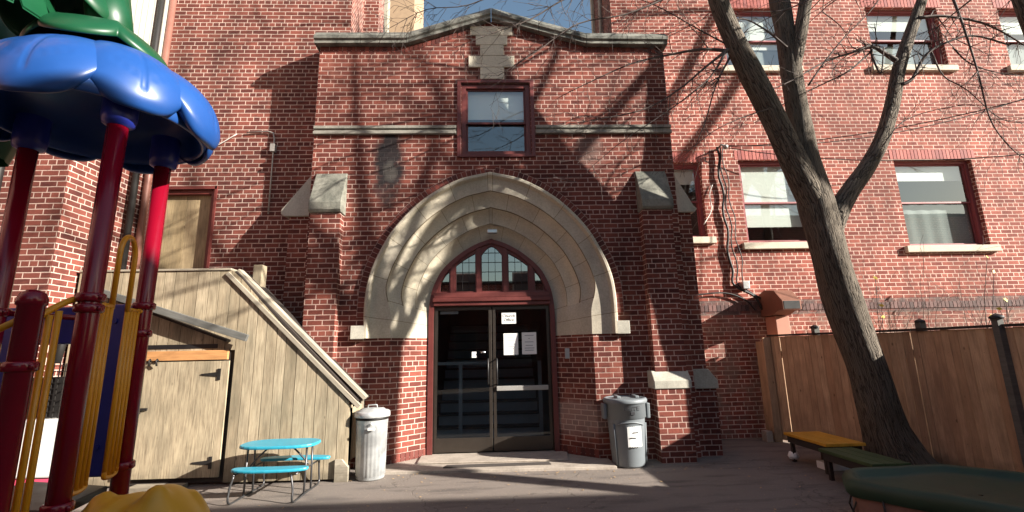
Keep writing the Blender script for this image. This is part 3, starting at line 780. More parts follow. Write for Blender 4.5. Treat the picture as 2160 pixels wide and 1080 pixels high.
for i, (a, b) in enumerate(LAN):
    f_ = lan_top(i); n = max(1, round((b-a)/.105))
    for k in range(1, n): x = a+(b-a)*k/n; ld.box(x-.004, x+.004, 7.39, 7.405, 2.47, f_(x))
    z = 2.47+.155
    while z < 3.1:
        xs = [a+(b-a)*q/30 for q in range(31) if f_(a+(b-a)*q/30) > z]
        if len(xs) > 2: ld.box(min(xs), max(xs), 7.388, 7.406, z-.004, z+.004)
        z += .155
ld.build('leading', M['blackmetal'], ent)
# lamp under the arch crown
l_ = MB(); l_.box(-.11, .05, 7.14, 7.22, 3.36, 3.42); l_.build('arch_lamp', M['silver'], B, bevel=.01)

# doors
def door(x0, x1, right):
    f = MB(); z0, z1 = .075, 2.22
    f.box(x0, x0+.045, 7.37, 7.415, z0, z1); f.box(x1-.045, x1, 7.37, 7.415, z0, z1); f.box(x0+.045, x1-.045, 7.37, 7.415, z1-.05, z1); f.box(x0+.045, x1-.045, 7.37, 7.415, z0, z0+.2)
    o = f.build('door', M['bronze'], B, bevel=.004)
    o['label'] = 'right glass door with push bar and paper notices' if right else 'left glass door with lock and small sticker'
    p = MB(); p.face([(x0+.045, 7.39, z0+.2), (x1-.045, 7.39, z0+.2), (x1-.045, 7.39, z1-.05), (x0+.045, 7.39, z1-.05)]); p.build('glass', M['doorglass'], o)
    h = MB()
    hx = x0+.06 if right else x1-.06
    h.tube([(hx, 7.37, 1.42), (hx, 7.31, 1.40), (hx, 7.31, 1.06), (hx, 7.37, 1.04)], .013, 8); h.build('handle', M['black'], o)
    if right:
        h = MB(); h.box(x0+.05, x1-.05, 7.345, 7.375, .94, 1.01); h.build('push_bar', M['conduit'], o, bevel=.006)
    else:
        h = MB(); h.box(x1-.31, x1-.24, 7.383, 7.388, 1.44, 1.53); h.build('sticker', M['paper'], o)
        h = MB(); h.lathe([(.0, 0), (.02, 0), (.02, .0)], 0, 0, 8); h = MB(); h.tube([(x1-.17, 7.36, 1.52), (x1-.10, 7.355, 1.52)], .014, 8); h.build('lock', M['silver'], o)
    c = MB(); c.box(x0+.08, x0+.36, 7.42, 7.46, 2.12, 2.165); c.build('closer', M['silver'] if not right else M['bronze'], o)
door(-.945, -.06, False); door(-.045, .845, True)
f = MB(); f.box(-1.0, -.95, 7.365, 7.43, .06, 2.24); f.box(.85, .925, 7.365, 7.43, .06, 2.24); f.box(-.95, .85, 7.365, 7.43, 2.223, 2.24); f.build('door_frame', M['bronze'], B)
# vestibule with stairs
v = MB(); v.face([(-1.1, 7.45, .09), (1.1, 7.45, .09), (1.1, 11.5, .09), (-1.1, 11.5, .09)]); v.face([(-1.1, 7.45, 0), (-1.1, 11.5, 0), (-1.1, 11.5, 4), (-1.1, 7.45, 4)]); v.face([(1.1, 7.45, 0), (1.1, 11.5, 0), (1.1, 11.5, 4), (1.1, 7.45, 4)])
v.face([(-1.1, 11.5, 0), (1.1, 11.5, 0), (1.1, 11.5, 4), (-1.1, 11.5, 4)]); v.face([(-1.1, 7.45, 3.9), (1.1, 7.45, 3.9), (1.1, 11.5, 3.9), (-1.1, 11.5, 3.9)])
v.build('vestibule', M['room'], B)
a_ = MB(); b_ = MB(); z = .12; y = 8.1
for i in range(11):
    a_.box(-.98, .72, y, y+.02, z+.02, z+.17); b_.box(-1.0, .74, y-.03, y+.27, z+.172, z+.20); y += .24; z += .18
a_.build('stair_risers', M['riser'], B); b_.build('stair_treads', M['tread'], B)
a_ = MB(); a_.box(-.62, -.56, 8.0, 8.05, .12, 1.32); a_.box(-1.0, -.08, 8.0, 8.05, 1.32, 1.37); a_.box(.70, .76, 8.0, 8.05, .12, 1.36); a_.build('handrail_posts', M['riser'], B)
# intercom on jamb
i_ = MB(); i_.box(1.05, 1.12, 7.19, 7.225, 1.40, 1.55, M=None); i_.build('intercom', M['silver'], B, bevel=.004)

def text_mesh(txt, size, x, y, z, mat, name, parent, align='CENTER'):
    cu = bpy.data.curves.new('t', 'FONT'); cu.body = txt; cu.size = size; cu.align_x = align; cu.extrude = .0006; cu.space_line = .95
    o = bpy.data.objects.new('t', cu); C.objects.link(o); bpy.context.view_layer.update()
    me = bpy.data.meshes.new_from_object(o.evaluated_get(bpy.context.evaluated_depsgraph_get())); bpy.data.objects.remove(o)
    for vv in me.vertices: vv.co = Vector((vv.co.x, 0-vv.co.z, vv.co.y))
    me.materials.clear(); me.materials.append(mat)
    q = bpy.data.objects.new(name, me); C.objects.link(q); q.parent = parent
    org = Vector((0, 0, 0)); p = parent
    while p is not None: org += p.location; p = p.parent
    q.location = Vector((x, y, z))-org; return q
def paper(x0, x1, z0, z1, y, label, lines=()):
    m_ = MB(); m_.box(x0, x1, y-.003, y, z0, z1, rnd=.5); o = m_.build('paper_sign', M['paper']); tag(o, label, 'sign')
    if lines:
        k = MB()
        for f_, a, b in lines: z = z0+(z1-z0)*f_; k.box(x0+(x1-x0)*a, x0+(x1-x0)*b, y-.0042, y-.0035, z-.005, z+.005)
        k.build('printed_lines', M['greyink'], o)
    return o
q = paper(.10, .325, 1.95, 2.12, 7.385, 'small white Church Office sign on the glass door, highest of the papers')
text_mesh('Church\nOffice', .066, .2125, 7.3805, 2.052, M['ink'], 'lettering', q)
paper(.125, .35, 1.47, 1.80, 7.385, 'left of the two white notices taped side by side on the glass door', [(.82, .25, .7), (.68, .3, .75), (.6, .35, .6), (.5, .25, .8), (.38, .3, .7), (.28, .2, .7), (.18, .3, .6)])
paper(.41, .635, 1.475, 1.81, 7.385, 'right of the two white notices taped side by side on the glass door', [(.86, .2, .82), (.72, .45, .55), (.56, .2, .8), (.4, .25, .75), (.28, .18, .85), (.18, .2, .8)])

# ------------------------------------------------------------ wall hardware on the right wing
vt = thing('vent_hood', 'rusty square vent hood on a pinkish duct above the fence', 'vent', (4.9, 8.2, 1.2))
p = MB(); p.box(4.78, 5.02, 7.86, 8.17, .8, 2.02); p.build('duct', M['rust_l'], vt, bevel=.01)
p = MB(); p.prism([(7.52, 2.10), (7.52, 2.25), (7.72, 2.44), (8.0, 2.48), (8.18, 2.42), (8.18, 2.03), (7.85, 2.03), (7.66, 2.10)][::-1], 4.72, 5.04, ax='x'); p.build('hood', M['rust'], vt, bevel=.008)
p = MB(); p.box(4.745, 5.015, 7.515, 7.53, 2.115, 2.245); p.build('opening', M['black'], vt)
p = MB(); p.box(4.40, 4.52, 8.06, 8.2, 2.52, 2.66); tag(p.build('junction_box', M['silver'], bevel=.01), 'small grey square box fixed to the brick above the vent', 'junction box')
cb = thing('wall_cables', 'bundle of black cables hanging down the sunlit brick wall from a bracket', 'cable', (4.3, 8.15, 2.3))
random.seed(3)
for k, (x0, r_) in enumerate(((4.26, .022), (4.29, .012), (4.33, .010))):
    pts = []; 
    for i in range(14):
        z = 5.25-i*.2; pts.append((x0+.03*math.sin(i*1.7+k)+.012*i*(k*.4), 8.15-.02*k, z))
    pts += [(4.38+.05*k, 8.13, 2.52), (4.62+.1*k, 8.12, 2.38-.04*k), (4.72+.12*k, 8.12, 2.15)]
    p = MB(); p.tube(catmull(pts, 3), r_, 6); p.build('cable', M['cable'], cb)
p = MB(); p.tube(catmull([(3.2, 8.15, 2.42), (3.6, 8.14, 2.44), (4.1, 8.14, 2.46), (4.45, 8.14, 2.33), (4.6, 8.13, 2.15)], 5), .014, 6); p.build('cable', M['cable'], cb)
p = MB(); p.tube([(4.28, 8.2, 5.22), (4.28, 8.02, 5.24), (4.36, 8.0, 5.2)], .02, 6); p.lathe([(.001, 5.15), (.045, 5.16), (.045, 5.22), (.001, 5.24)], 4.36, 8.02, 10); p.build('bracket', M['conduit'], cb)
ends = [((4.36, 8.02, 5.2), (9.5, 5.0, 5.35)), ((4.36, 8.02, 5.18), (9.5, 5.6, 4.3)), ((4.36, 8.02, 5.22), (10, 7.0, 5.9))]
for a, b in ends:
    a, b = Vector(a), Vector(b); p = MB(); p.tube([a.lerp(b, t/12)-Vector((0, 0, .35*4*t/12*(1-t/12))) for t in range(13)], .008, 5); p.build('service_wire', M['cable'], cb)
p = MB(); p.tube(catmull([(4.1, 8.17, 4.5), (4.02, 8.16, 4.3), (4.0, 8.1, 4.0), (3.8, 8.05, 3.7)], 5), .010, 5); tag(p.build('white_cable', M['cablew']), 'loose white cable hanging by the narrow window beside the entrance bay', 'cable')

# ------------------------------------------------------------ shed
SY = 6.25
sh = thing('wooden_shed', 'weathered pine board shed with a sloping top against the brick wall', 'shed', (-3.6, 6.25, 0))
def shed_top(x):
    if x < -3.46: return 2.66
    return 2.66+(x+3.46)*(.92-2.66)/(-1.86+3.46)
bd = MB(); x = -5.45; random.seed(5)
while x < -1.88:
    wd = random.uniform(.125, .15); x1 = min(x+wd, -1.86)
    z0 = .03 if not (-4.47 < (x+x1)/2 < -3.40) else 1.62
    g_ = .004; rr = random.random()
    yy = SY-random.uniform(0, .004)
    bd.prism([(x+g_, z0), (x1-g_, z0), (x1-g_, shed_top(x1-g_)), (x+g_, shed_top(x+g_))], yy, SY+.022, rnd=rr); x = x1
bd.build('board_wall', M['shedwood'], sh)
bk = MB(); bk.prism([(-5.45, .03), (-1.87, .03), (-1.87, .90), (-3.46, 2.6), (-5.45, 2.6)], SY+.025, SY+.05); bk.build('backing', M['darkwood'], sh)
sw = MB(); sw.box(-1.885, -1.86, SY+.03, 6.85, .22, .86, rnd=.2); sw.box(-1.885, -1.86, SY+.0, SY+.12, .05, .9, rnd=.8); sw.build('side_boards', M['shedwood'], sh)
sw = MB(); sw.box(-1.875, -1.85, SY+.55, SY+.64, .0, .92, rnd=.6); sw.build('corner_post', M['rakeboard'], sh)
ft = MB(); ft.prism([(-2.0, 0), (-1.84, 0), (-1.84, .17), (-1.92, .26), (-2.0, .26)], SY-.04, SY+.05, rnd=.4); ft.build('foot_block', M['rakeboard'], sh)
# rake boards
def plank(mb, a, b, w_, t, rnd=None):
    """plank from a to b, w_ high (perpendicular in the xz plane), t thick in y"""
    a, b = Vector(a), Vector(b); d = (b-a).normalized(); up = Vector((-d.z, 0, d.x)); L = (b-a).length
    rx = Matrix((d, Vector((0, 1, 0)), up)).transposed().to_4x4(); rx.translation = a
    mb.box(0, L, 0, t, 0, w_, rnd=rnd, M=rx)
rk = MB(); plank(rk, (-3.56, SY-.03, 2.60), (-1.76, SY-.03, .86), .055, .055); rk.build('rake_board', M['rakeboard'], sh, bevel=.004)
rk = MB(); plank(rk, (-3.47, SY+.05, 2.655), (-1.71, SY+.05, .955), .05, .12); rk.build('sloping_roof', M['rakeboard'], sh, bevel=.004)
rk = MB(); plank(rk, (-3.46, SY-.0, 2.63), (-1.78, SY-.0, .93), .03, .55); rk.build('roof_sheet', M['darkwood'], sh)
rk = MB(); rk.box(-5.45, -3.50, SY-.02, SY+.6, 2.662, 2.69); rk.build('top_board', M['rakeboard'], sh, bevel=.004)
rk = MB(); rk.box(-3.40, -3.28, SY+.35, SY+.5, 2.4, 2.80); rk.build('roof_post', M['shedwood'], sh, bevel=.004)
# slot, beam, door
dk = MB(); dk.box(-4.46, -3.58, SY-.006, SY+.02, 1.645, 1.70); dk.build('dark_slot', M['black'], sh)
dk = MB(); dk.box(-4.50, -3.42, SY-.045, SY-.005, 1.50, 1.62); dk.build('orange_beam', M['orangewood'], sh, bevel=.005)
d_ = MB(); d_.box(-4.66, -3.50, SY-.03, SY-.008, .10, 1.485, rnd=.4); dor = d_.build('shed_door', M['plywood'], sh, bevel=.003)
d_ = MB(); d_.box(-3.494, -3.40, SY-.03, SY-.008, .10, 1.485, rnd=.9); d_.build('door_stile', M['shedwood'], sh)
def strap(mb, x, z, L):
    mb.prism([(x-L, z-.008), (x, z-.028), (x, z+.028), (x-L, z+.008)], SY-.04, SY-.03); mb.box(x+.003, x+.04, SY-.042, SY-.03, z-.07, z+.07)
for z in (1.32, .27): h = MB(); strap(h, -3.53, z, .2); h.build('hinge', M['blackmetal'], dor)
h = MB(); h.box(-4.42, -4.34, SY-.05, SY-.03, .90, .93); h.box(-4.46, -4.42, SY-.07, SY-.03, .86, .92); h.build('latch', M['blackmetal'], dor)
for x in (-4.36, -4.27): h = MB(); h.tube([(x, SY-.05, 1.49), (x, SY-.07, 1.52), (x, SY-.09, 1.50), (x, SY-.07, 1.44)], .012, 6); h.build('hook', M['blackmetal'], sh)
pl = MB(); plank(pl, (-5.05, SY-.16, 2.34), (-3.16, SY-.16, 1.72), .085, .05); pl.build('grey_plank', M['greyboard'], sh, bevel=.004)
pl = MB(); plank(pl, (-5.02, SY-.11, 2.32), (-3.42, SY-.11, 1.72), .03, .10); pl.build('plank_ledge', M['darkwood'], sh)
pl = MB(); pl.box(-4.35, -3.75, SY-.22, SY-.03, .0, .05, rnd=.5); pl.build('threshold_board', M['rakeboard'], sh)

# ------------------------------------------------------------ picnic table
TX, TY = -2.50, 5.82
tb = thing('picnic_table', "small turquoise children's picnic table with two attached benches in front of the shed", 'picnic table', (TX, TY, 0))
def oval(cx, cy, a, b, p=2.6, n=28, bow=0):
    out = []
    for i in range(n):
        t = 2*math.pi*i/n; c, s_ = math.cos(t), math.sin(t)
        x = a*math.copysign(abs(c)**(2/p), c); y = b*math.copysign(abs(s_)**(2/p), s_); out.append((cx+x, cy+y+bow*(x/a)**2))
    return out
def slab(poly, z0, z1, name, mat, par, bev=.012):
    q = MB(); q.prism(poly, z0, z1, ax='z', rnd=.5); return q.build(name, mat, par, bevel=bev)
slab(oval(TX, TY, .43, .25, 3), .515, .55, 'table_top', M['cyan'], tb)
slab(oval(TX+.02, TY-.31, .41, .095, 3, bow=.035), .305, .338, 'bench_seat', M['cyan'], tb)
slab(oval(TX+.08, TY+.27, .41, .085, 3, bow=-.03), .305, .338, 'bench_seat', M['cyan'], tb)
for sx_ in (-1, 1):
    x = TX+sx_*.33; l = MB()
    l.tube(catmull([(x-.03*sx_, TY-.40, .285), (x, TY-.41, .15), (x, TY-.38, .012), (x, TY, .012), (x, TY+.34, .012), (x, TY+.34, .15), (x, TY+.32, .285)], 5), .011, 8)
    l.tube([(x, TY-.10, .012), (x, TY-.08, .52)], .011, 8); l.tube([(x, TY+.10, .012), (x, TY+.08, .52)], .011, 8)
    l.tube([(x, TY-.36, .28), (x, TY+.32, .28)], .010, 8)
    l.build('leg_frame', M['steel'], tb)
    l = MB(); l.tube(catmull([(x, TY, .30), (TX+sx_*.24, TY, .40), (TX+sx_*.12, TY, .51)], 5), .010, 8); l.build('brace', M['steel'], tb)

# ------------------------------------------------------------ bins
gx, gy = -1.60, 6.36
bn = thing('metal_trash_can', 'round fluted galvanised metal trash can with lid beside the shed', 'trash can', (gx, gy, 0))
fl = lambda j, z: 1+(.04 if (j % 4) < 2 and .05 < z < .66 else 0)
q = MB(); q.lathe([(0, .005), (.165, .005), (.175, .02), (.172, .05), (.176, .055), (.195, .66), (.199, .67), (.20, .72), (.203, .725), (.203, .74)], gx, gy, 96, fn=fl)
q.build('body', M['galv'], bn)
q = MB(); q.lathe([(.199, .712), (.2035, .712), (.2035, .742), (.199, .742)], gx, gy, 48); q.build('dark_rim', M['blackmetal'], bn)
q = MB(); q.lathe([(.222, .745), (.225, .75), (.222, .80), (.208, .815), (.17, .818), (.15, .84), (.06, .852), (0, .852)], gx, gy, 64); lid = q.build('lid', M['galv'], bn)
q = MB(); q.tube([(gx-.06, gy, .85), (gx-.055, gy, .885), (gx+.055, gy, .885), (gx+.06, gy, .85)], .008, 8); q.build('lid_handle', M['galv'], lid)
q = MB(); q.box(gx+.0, gx+.09, gy-.235, gy-.205, .60, .63); q.tube([(gx+.045, gy-.2, .68), (gx+.045, gy-.22, .665)], .018, 8); q.build('side_handle', M['white'], bn, bevel=.006)

px_, py_ = 1.76, 6.62
bp = thing('plastic_trash_can', 'large grey plastic trash can with dented lid and a white notice, right of the doors', 'trash can', (px_, py_, 0))
q = MB(); q.lathe([(0, .01), (.205, .01), (.215, .03), (.245, .60), (.25, .62), (.265, .625), (.268, .80), (.28, .805), (.285, .83), (.275, .84)], px_, py_, 64, fn=lambda j, z: 1+(.014 if z > .59 and z < .63 else 0)); q.build('body', M['greyplastic'], bp)
q = MB()
for k in range(5):
    a0 = -math.pi/2+(-.95+.55*k)-.01; 
    if k in (0, 4): q.tube([(px_+math.cos(a0)*.228, py_+math.sin(a0)*.228, .04), (px_+math.cos(a0)*.252, py_+math.sin(a0)*.252, .55)], .012, 6)
pts = [(px_+math.cos(-math.pi/2+t*.55)*(.252), py_+math.sin(-math.pi/2+t*.55)*.252, .575-.02*t*t) for t in [-1.4+.2*i for i in range(15)]]
q.tube(pts, .010, 6); q.build('moulded_rib', M['greyplastic'], bp)
for s_ in (-1, 1):
    q = MB(); x = px_+s_*.27
    q.prism([(py_-.08, .80), (py_+.08, .80), (py_+.07, .60), (py_-.07, .60)][::-1], min(x, x+s_*.05), max(x, x+s_*.05), ax='x'); q.build('handle', M['greyplastic'], bp, bevel=.012)
def dent(j, z): return 1+.02*math.sin(j*.5)
q = MB(); q.lathe([(.292, .815), (.298, .84), (.29, .865), (.26, .875), (.245, .86), (.15, .868), (0, .875)], px_, py_, 64, fn=lambda j, z: 1-(.05*max(0, math.cos((j-50)/64*2*math.pi))**6 if z > .85 else 0)); lid = q.build('lid', M['greyplastic'], bp)
q = MB(); q.box(px_-.13, px_-.08, py_-.1, py_+.1, .868, .90); q.box(px_+.12, px_+.17, py_-.1, py_+.1, .868, .90); q.build('lid_grip', M['greyplastic'], lid, bevel=.008)
t_ = text_mesh('BRUTE', .075, px_+.02, py_-.284, .73, M['ink'], 'lettering', bp)
for vv in t_.data.vertices: vv.co.y += .27-math.sqrt(max(.01, .27**2-(vv.co.x+.02)**2))
q = MB(); q.box(px_, px_+.05, py_-.280, py_-.262, .675, .71); q.build('emblem', M['ink'], bp)
nb_ = MB(); n = 6
def cyl(x, z, r=.262): return Vector((px_+x, py_-math.sqrt(r*r-x*x), z))
for k in range(n):
    a, b = -.06+.19*k/n, -.06+.19*(k+1)/n; nb_.face([cyl(a, .27), cyl(b, .28), cyl(b, .53), cyl(a, .52)], None, .5)
no = nb_.build('paper_notice', M['paper']); tag(no, 'white paper notice taped to the front of the grey plastic trash can', 'notice')
k_ = MB()
for z, a, b in ((.45, .01, .09), (.385, -.03, .05)): k_.face([cyl(a, z-.008, .267), cyl(b, z-.008, .267), cyl(b, z+.008, .267), cyl(a, z+.008, .267)])
k_.build('printed_lines', M['ink'], no)

# ------------------------------------------------------------ fence
fe = thing('cedar_fence', 'tall brown cedar board fence with dark capped posts curving along the right side', 'fence', (4.9, 5.5, 0))
FP = catmull([(4.60, 7.85, 0), (5.05, 6.95, 0), (5.42, 6.2, 0), (5.55, 5.45, 0), (5.62, 4.8, 0), (5.66, 4.0, 0), (5.68, 3.2, 0), (5.7, 2.0, 0)], 10)
FL = [0]
for a, b in zip(FP, FP[1:]): FL.append(FL[-1]+(b-a).length)
def fpt(s_):
    for i in range(len(FL)-1):
        if FL[i] <= s_ <= FL[i+1]+1e-9: 
            return FP[i].lerp(FP[i+1], (s_-FL[i])/(FL[i+1]-FL[i])), (FP[i+1]-FP[i]).normalized()
    return FP[-1], (FP[-1]-FP[-2]).normalized()
fb = MB(); s_ = 0; random.seed(11); idx = 0
while s_ < FL[-1]-.1:
    wd = random.uniform(.09, .10); gap = .005
    if idx in (2, 13, 21): gap = .012
    p, d = fpt(s_+wd/2); nrm = Vector((-d.y, d.x, 0)); j = random.uniform(-.003, .003)
    rx = Matrix((d, nrm, Vector((0, 0, 1)))).transposed().to_4x4(); rx.translation = p+nrm*j
    fb.box(-wd/2+gap, wd/2, 0, .02, .03, 1.67+random.uniform(-.004, .004), M=rx); s_ += wd; idx += 1
fb.build('board_panel', M['cedar'], fe)
nl = MB(); s_ = .05
while s_ < FL[-1]-.1:
    p, d = fpt(s_); n2 = Vector((-d.y, d.x, 0)); n2 = n2 if n2.x < 0 else -n2
    for z in (.34, 1.395): c = p+n2*.004+Vector((0, 0, z)); nl.face([c-d*.004, c-Vector((0, 0, .004)), c+d*.004, c+Vector((0, 0, .004))])
    s_ += .095
tag(nl.build('nail_heads', M['black'], fe), 'small dark nail heads in two rows', kind='stuff')
fc = MB(); fc2 = MB(); s_ = 0
while s_ < FL[-1]-.3:
    (p, d), (p2, _) = fpt(s_), fpt(s_+.26); d = (p2-p).normalized(); nrm = Vector((-d.y, d.x, 0)); rx = Matrix((d, nrm, Vector((0, 0, 1)))).transposed().to_4x4(); rx.translation = p
    fc.box(0, (p2-p).length, -.03, .05, 1.675, 1.705, M=rx, rnd=.5); fc2.box(0, (p2-p).length, .022, .06, 1.35, 1.44, M=rx, rnd=.4); s_ += .26
fc.build('cap_rail', M['darkwood'], fe); fc2.build('rail', M['darkwood'], fe)

for s_ in (.75, 2.1, 4.2, 5.2):
    p, d = fpt(s_); n_ = Vector((-d.y, d.x, 0)); x, y = p.x-n_.x*-.0-.0, p.y
    side = -1; c = p+n_*(.065)
    q = MB(); q.box(c.x-.04, c.x+.04, c.y-.04, c.y+.04, 0, 1.78, rnd=.3); po = q.build('post', M['greyboard'], fe)
    q = MB(); q.lathe([(.075, 1.78), (.078, 1.80), (.05, 1.815), (0, 1.835)], c.x, c.y, 4); q.build('post_cap', M['black'], po)
# front post (near), stands proud of the boards
p, d = fpt(3.02); n_ = Vector((-d.y, d.x, 0)); n_ = n_ if n_.x < 0 else -n_; c = p+n_*.03
q = MB(); q.box(c.x-.035, c.x+.035, c.y-.035, c.y+.035, 0, 1.77, rnd=.3); po = q.build('post', M['greyboard'], fe)
q = MB(); q.lathe([(.085, 1.77), (.088, 1.79), (.055, 1.81), (0, 1.83)], c.x, c.y, 4); q.build('post_cap', M['black'], po)
q = MB(); q.box(4.48, 4.60, 7.80, 7.84, 0, 1.66, rnd=.2); q.box(4.56, 4.62, 7.84, 8.18, 0, 1.6, rnd=.2); q.build('end_panel', M['cedar'], fe)
q = MB(); q.box(4.34, 4.45, 7.80, 7.95, 0, .17); tag(q.build('concrete_block', M['concrete'], bevel=.01), 'small grey concrete block on the ground at the wall end of the fence', 'block')

# ------------------------------------------------------------ benches
def bench(name, x0, x1, y0, y1, z, mat, label):
    o = thing(name, label, 'bench', ((x0+x1)/2, (y0+y1)/2, 0), 'low benches along the fence')
    q = MB(); n = 3
    for i in range(n): a = x0+(x1-x0)*i/n; q.box(a+.003, a+(x1-x0)/n-.003, y0, y1, z-.035, z)
    q.build('seat', mat, o, bevel=.004)
    for yy in (y0+.08, y1-.12):
        for xx in (x0+.03, x1-.07): q = MB(); q.box(xx, xx+.04, yy, yy+.04, 0, z-.036); q.build('leg', M['darkwood'], o)
    q = MB(); q.box(x0+.02, x1-.02, y0+.05, y0+.07, z-.12, z-.037); q.box(x0+.02, x1-.02, y1-.07, y1-.05, z-.12, z-.037); q.box(x0+.02, x0+.04, y0+.07, y1-.07, z-.12, z-.037); q.build('apron', M['darkwood'], o)
bench('low_bench', 3.92, 4.42, 5.78, 6.62, .36, M['benchy'], 'low bench with worn yellow slatted top against the fence')
bench('low_bench', 3.78, 4.20, 4.92, 5.72, .33, M['benchg'], 'low bench with dark green top between the yellow bench and the tree trunk')
q = MB(); q.box(4.05, 4.35, 6.0, 6.2, .0, .09); tag(q.build('white_box', M['white'], bevel=.01), 'flat white box lying under the yellow bench', 'box')
q = MB(); q.lathe([(0, .02), (.05, .03), (.07, .07), (.05, .12), (0, .13)], 3.98, 6.55, 16); tag(q.build('ball', M['white']), 'small pale ball on the ground by the wall end of the yellow bench', 'ball')

# ------------------------------------------------------------ sandbox
sb = thing('sandbox', 'low sandbox with sagging dark green cover and rounded rim in the right foreground', 'sandbox', (3.9, 3.9, 0))
HX = [(3.02, 4.22), (3.25, 4.58), (4.28, 4.66), (4.75, 4.2), (4.75, 3.3), (3.80, 3.25)]
HX = HX[::-1] if False else HX
cx_, cy_ = 3.95, 4.0
def inset(k): return [Vector((cx_+(x-cx_)*k, cy_+(y-cy_)*k, 0)) for x, y in HX]
def roundpoly(k, n=6):
    P = inset(k); out = []; m_ = len(P)
    for i in range(m_):
        a, b, c = P[i-1], P[i], P[(i+1) % m_]; p0 = b.lerp(a, .16); p1 = b.lerp(c, .16)
        for t in range(n+1): t /= n; out.append(p0*(1-t)**2+b*2*t*(1-t)+p1*t*t)
        for t in (.25, .5, .75): out.append(p1.lerp(c.lerp(b, .16), t))
    return out
prof = [(1.0, .24), (1.03, .27), (1.035, .32), (1.01, .365), (.96, .385), (.91, .37), (.88, .335), (.8, .315), (.5, .30), (.02, .29)]
q = MB(); rs = []
for k, z in prof:
    rs.append([Vector((p.x, p.y, z+.012*noise.noise(Vector((p.x*4, p.y*4, z*9))) + (.02*noise.noise(Vector((p.x*2.3, p.y*2.3, 3))) if k < .9 else 0))) for p in roundpoly(k)])
for i in range(len(rs)-1):
    for j in range(len(rs[0])): j2 = (j+1) % len(rs[0]); q.face([rs[i][j], rs[i+1][j], rs[i+1][j2], rs[i][j2]], None, .5, True)
q.build('cover', M['sand_green'], sb)
q = MB(); P1 = roundpoly(.97, 3); 
for j in range(len(P1)): a, b = P1[j], P1[(j+1) % len(P1)]; q.face([(a.x, a.y, 0), (a.x, a.y, .27), (b.x, b.y, .27), (b.x, b.y, 0)], None, .5)
q.build('side_wall', M['sand_side'], sb)
q = MB(); random.seed(9)
for j in range(0, len(P1), 3): a = P1[j]; q.tube([(a.x*1.0, a.y-.01, .0), (a.x+random.uniform(-.05, .05), a.y-.015, .13), (a.x+random.uniform(-.05, .05), a.y-.015, .26)], .008, 5)
q.build('seam', M['black'], sb)

# ------------------------------------------------------------ play structure
ps = thing('play_structure', 'playground climber with blue petal roof, green leaf top, red posts and yellow rails', 'play structure', (-3.2, 3.6, 0))
A_, B_, C_, D_, E_ = (-2.78, 3.3), (-3.0, 4.1), (-3.80, 3.70), (-2.81, 2.93), (-3.75, 4.25)
PR = .0635
for (x, y), zt in ((A_, 3.42), (B_, 3.52), (C_, 3.42)):
    q = MB(); q.tube([(x, y, 0), (x, y, zt)], PR, 24); q.build('post', M['redp'], ps)
q = MB(); q.lathe([(PR, 0), (PR, 1.86), (PR*1.15, 1.865), (PR*1.15, 1.90), (PR*.95, 1.935), (PR*.5, 1.955), (0, 1.96)], D_[0], D_[1], 24); q.build('post', M['redp'], ps)
def collar(p, z, n_='collar'):
    q = MB(); x, y = p; r = PR
    q.lathe([(r, z-.03), (r+.010, z-.03), (r+.020, z-.02), (r+.020, z+.02), (r+.010, z+.03), (r, z+.03)], x, y, 20); q.lathe([(0, z-.015), (.014, z-.015), (.014, z+.015), (0, z+.015)], x+r+.02, y-.02, 8)
    q.build(n_, M['redp'], ps)
for p, z in ((A_, 1.95), (A_, 1.875), (A_, .62), (B_, 1.97), (B_, 1.74), (B_, .70), (D_, 1.50), (C_, 1.5), (C_, 1.9)): collar(p, z)
def lerp2(p, q, t): return (p[0]+(q[0]-p[0])*t, p[1]+(q[1]-p[1])*t)
def barrier(p, q, ts, z0, z1, hoop=None, r=.017, clamp=True):
    mb = MB(); pts = [lerp2(p, q, t) for t in ts]
    for i, (x, y) in enumerate(pts): mb.tube([(x, y, z0+.02), (x, y, z1-.01)], r, 10)
    a, b = pts[0], pts[-1]
    mb.tube([(a[0], a[1], z1), (b[0], b[1], z1)], r, 10); mb.tube(catmull([(a[0], a[1], z0+.05), (a[0]*.97+b[0]*.03, a[1]*.97+b[1]*.03, z0+.01), ((a[0]+b[0])/2, (a[1]+b[1])/2, z0), (b[0]*.97+a[0]*.03, b[1]*.97+a[1]*.03, z0+.01), (b[0], b[1], z0+.05)], 4), r, 10)
    return mb
mb = barrier(A_, B_, (.14, .21, .28, .35), .66, 1.92); mb.tube([lerp2(A_, B_, .0)+(1.92,), lerp2(A_, B_, .14)+(1.92,)], .02, 8); mb.build('guard_rail', M['ylw'], ps)
mb = barrier(A_, B_, (.66, .73, .80, .87), .66, 1.92); mb.tube([lerp2(A_, B_, .87)+(1.92,), lerp2(A_, B_, 1.)+(1.92,)], .02, 8); mb.build('guard_rail', M['ylw'], ps)
h0, h1 = lerp2(A_, B_, .36), lerp2(A_, B_, .66); hp = []
for i in range(17):
    t = math.pi*i/16; c = ((h0[0]+h1[0])/2, (h0[1]+h1[1])/2); e = (1-math.cos(t))/2
    hp.append((h0[0]+(h1[0]-h0[0])*e, h0[1]+(h1[1]-h0[1])*e, 2.32+.16*math.sin(t)))
mb = MB(); mb.tube([h0+(1.9,)]+hp+[h1+(1.9,)], .019, 10); mb.build('entry_hoop', M['ylw'], ps)
mb = MB()
for t in (.3, .44, .58): x, y = lerp2(D_, A_, t); mb.tube([(x-.06+.03*t, y, .05), (x-.06+.03*t, y, 1.72+.22*t)], .019, 10)
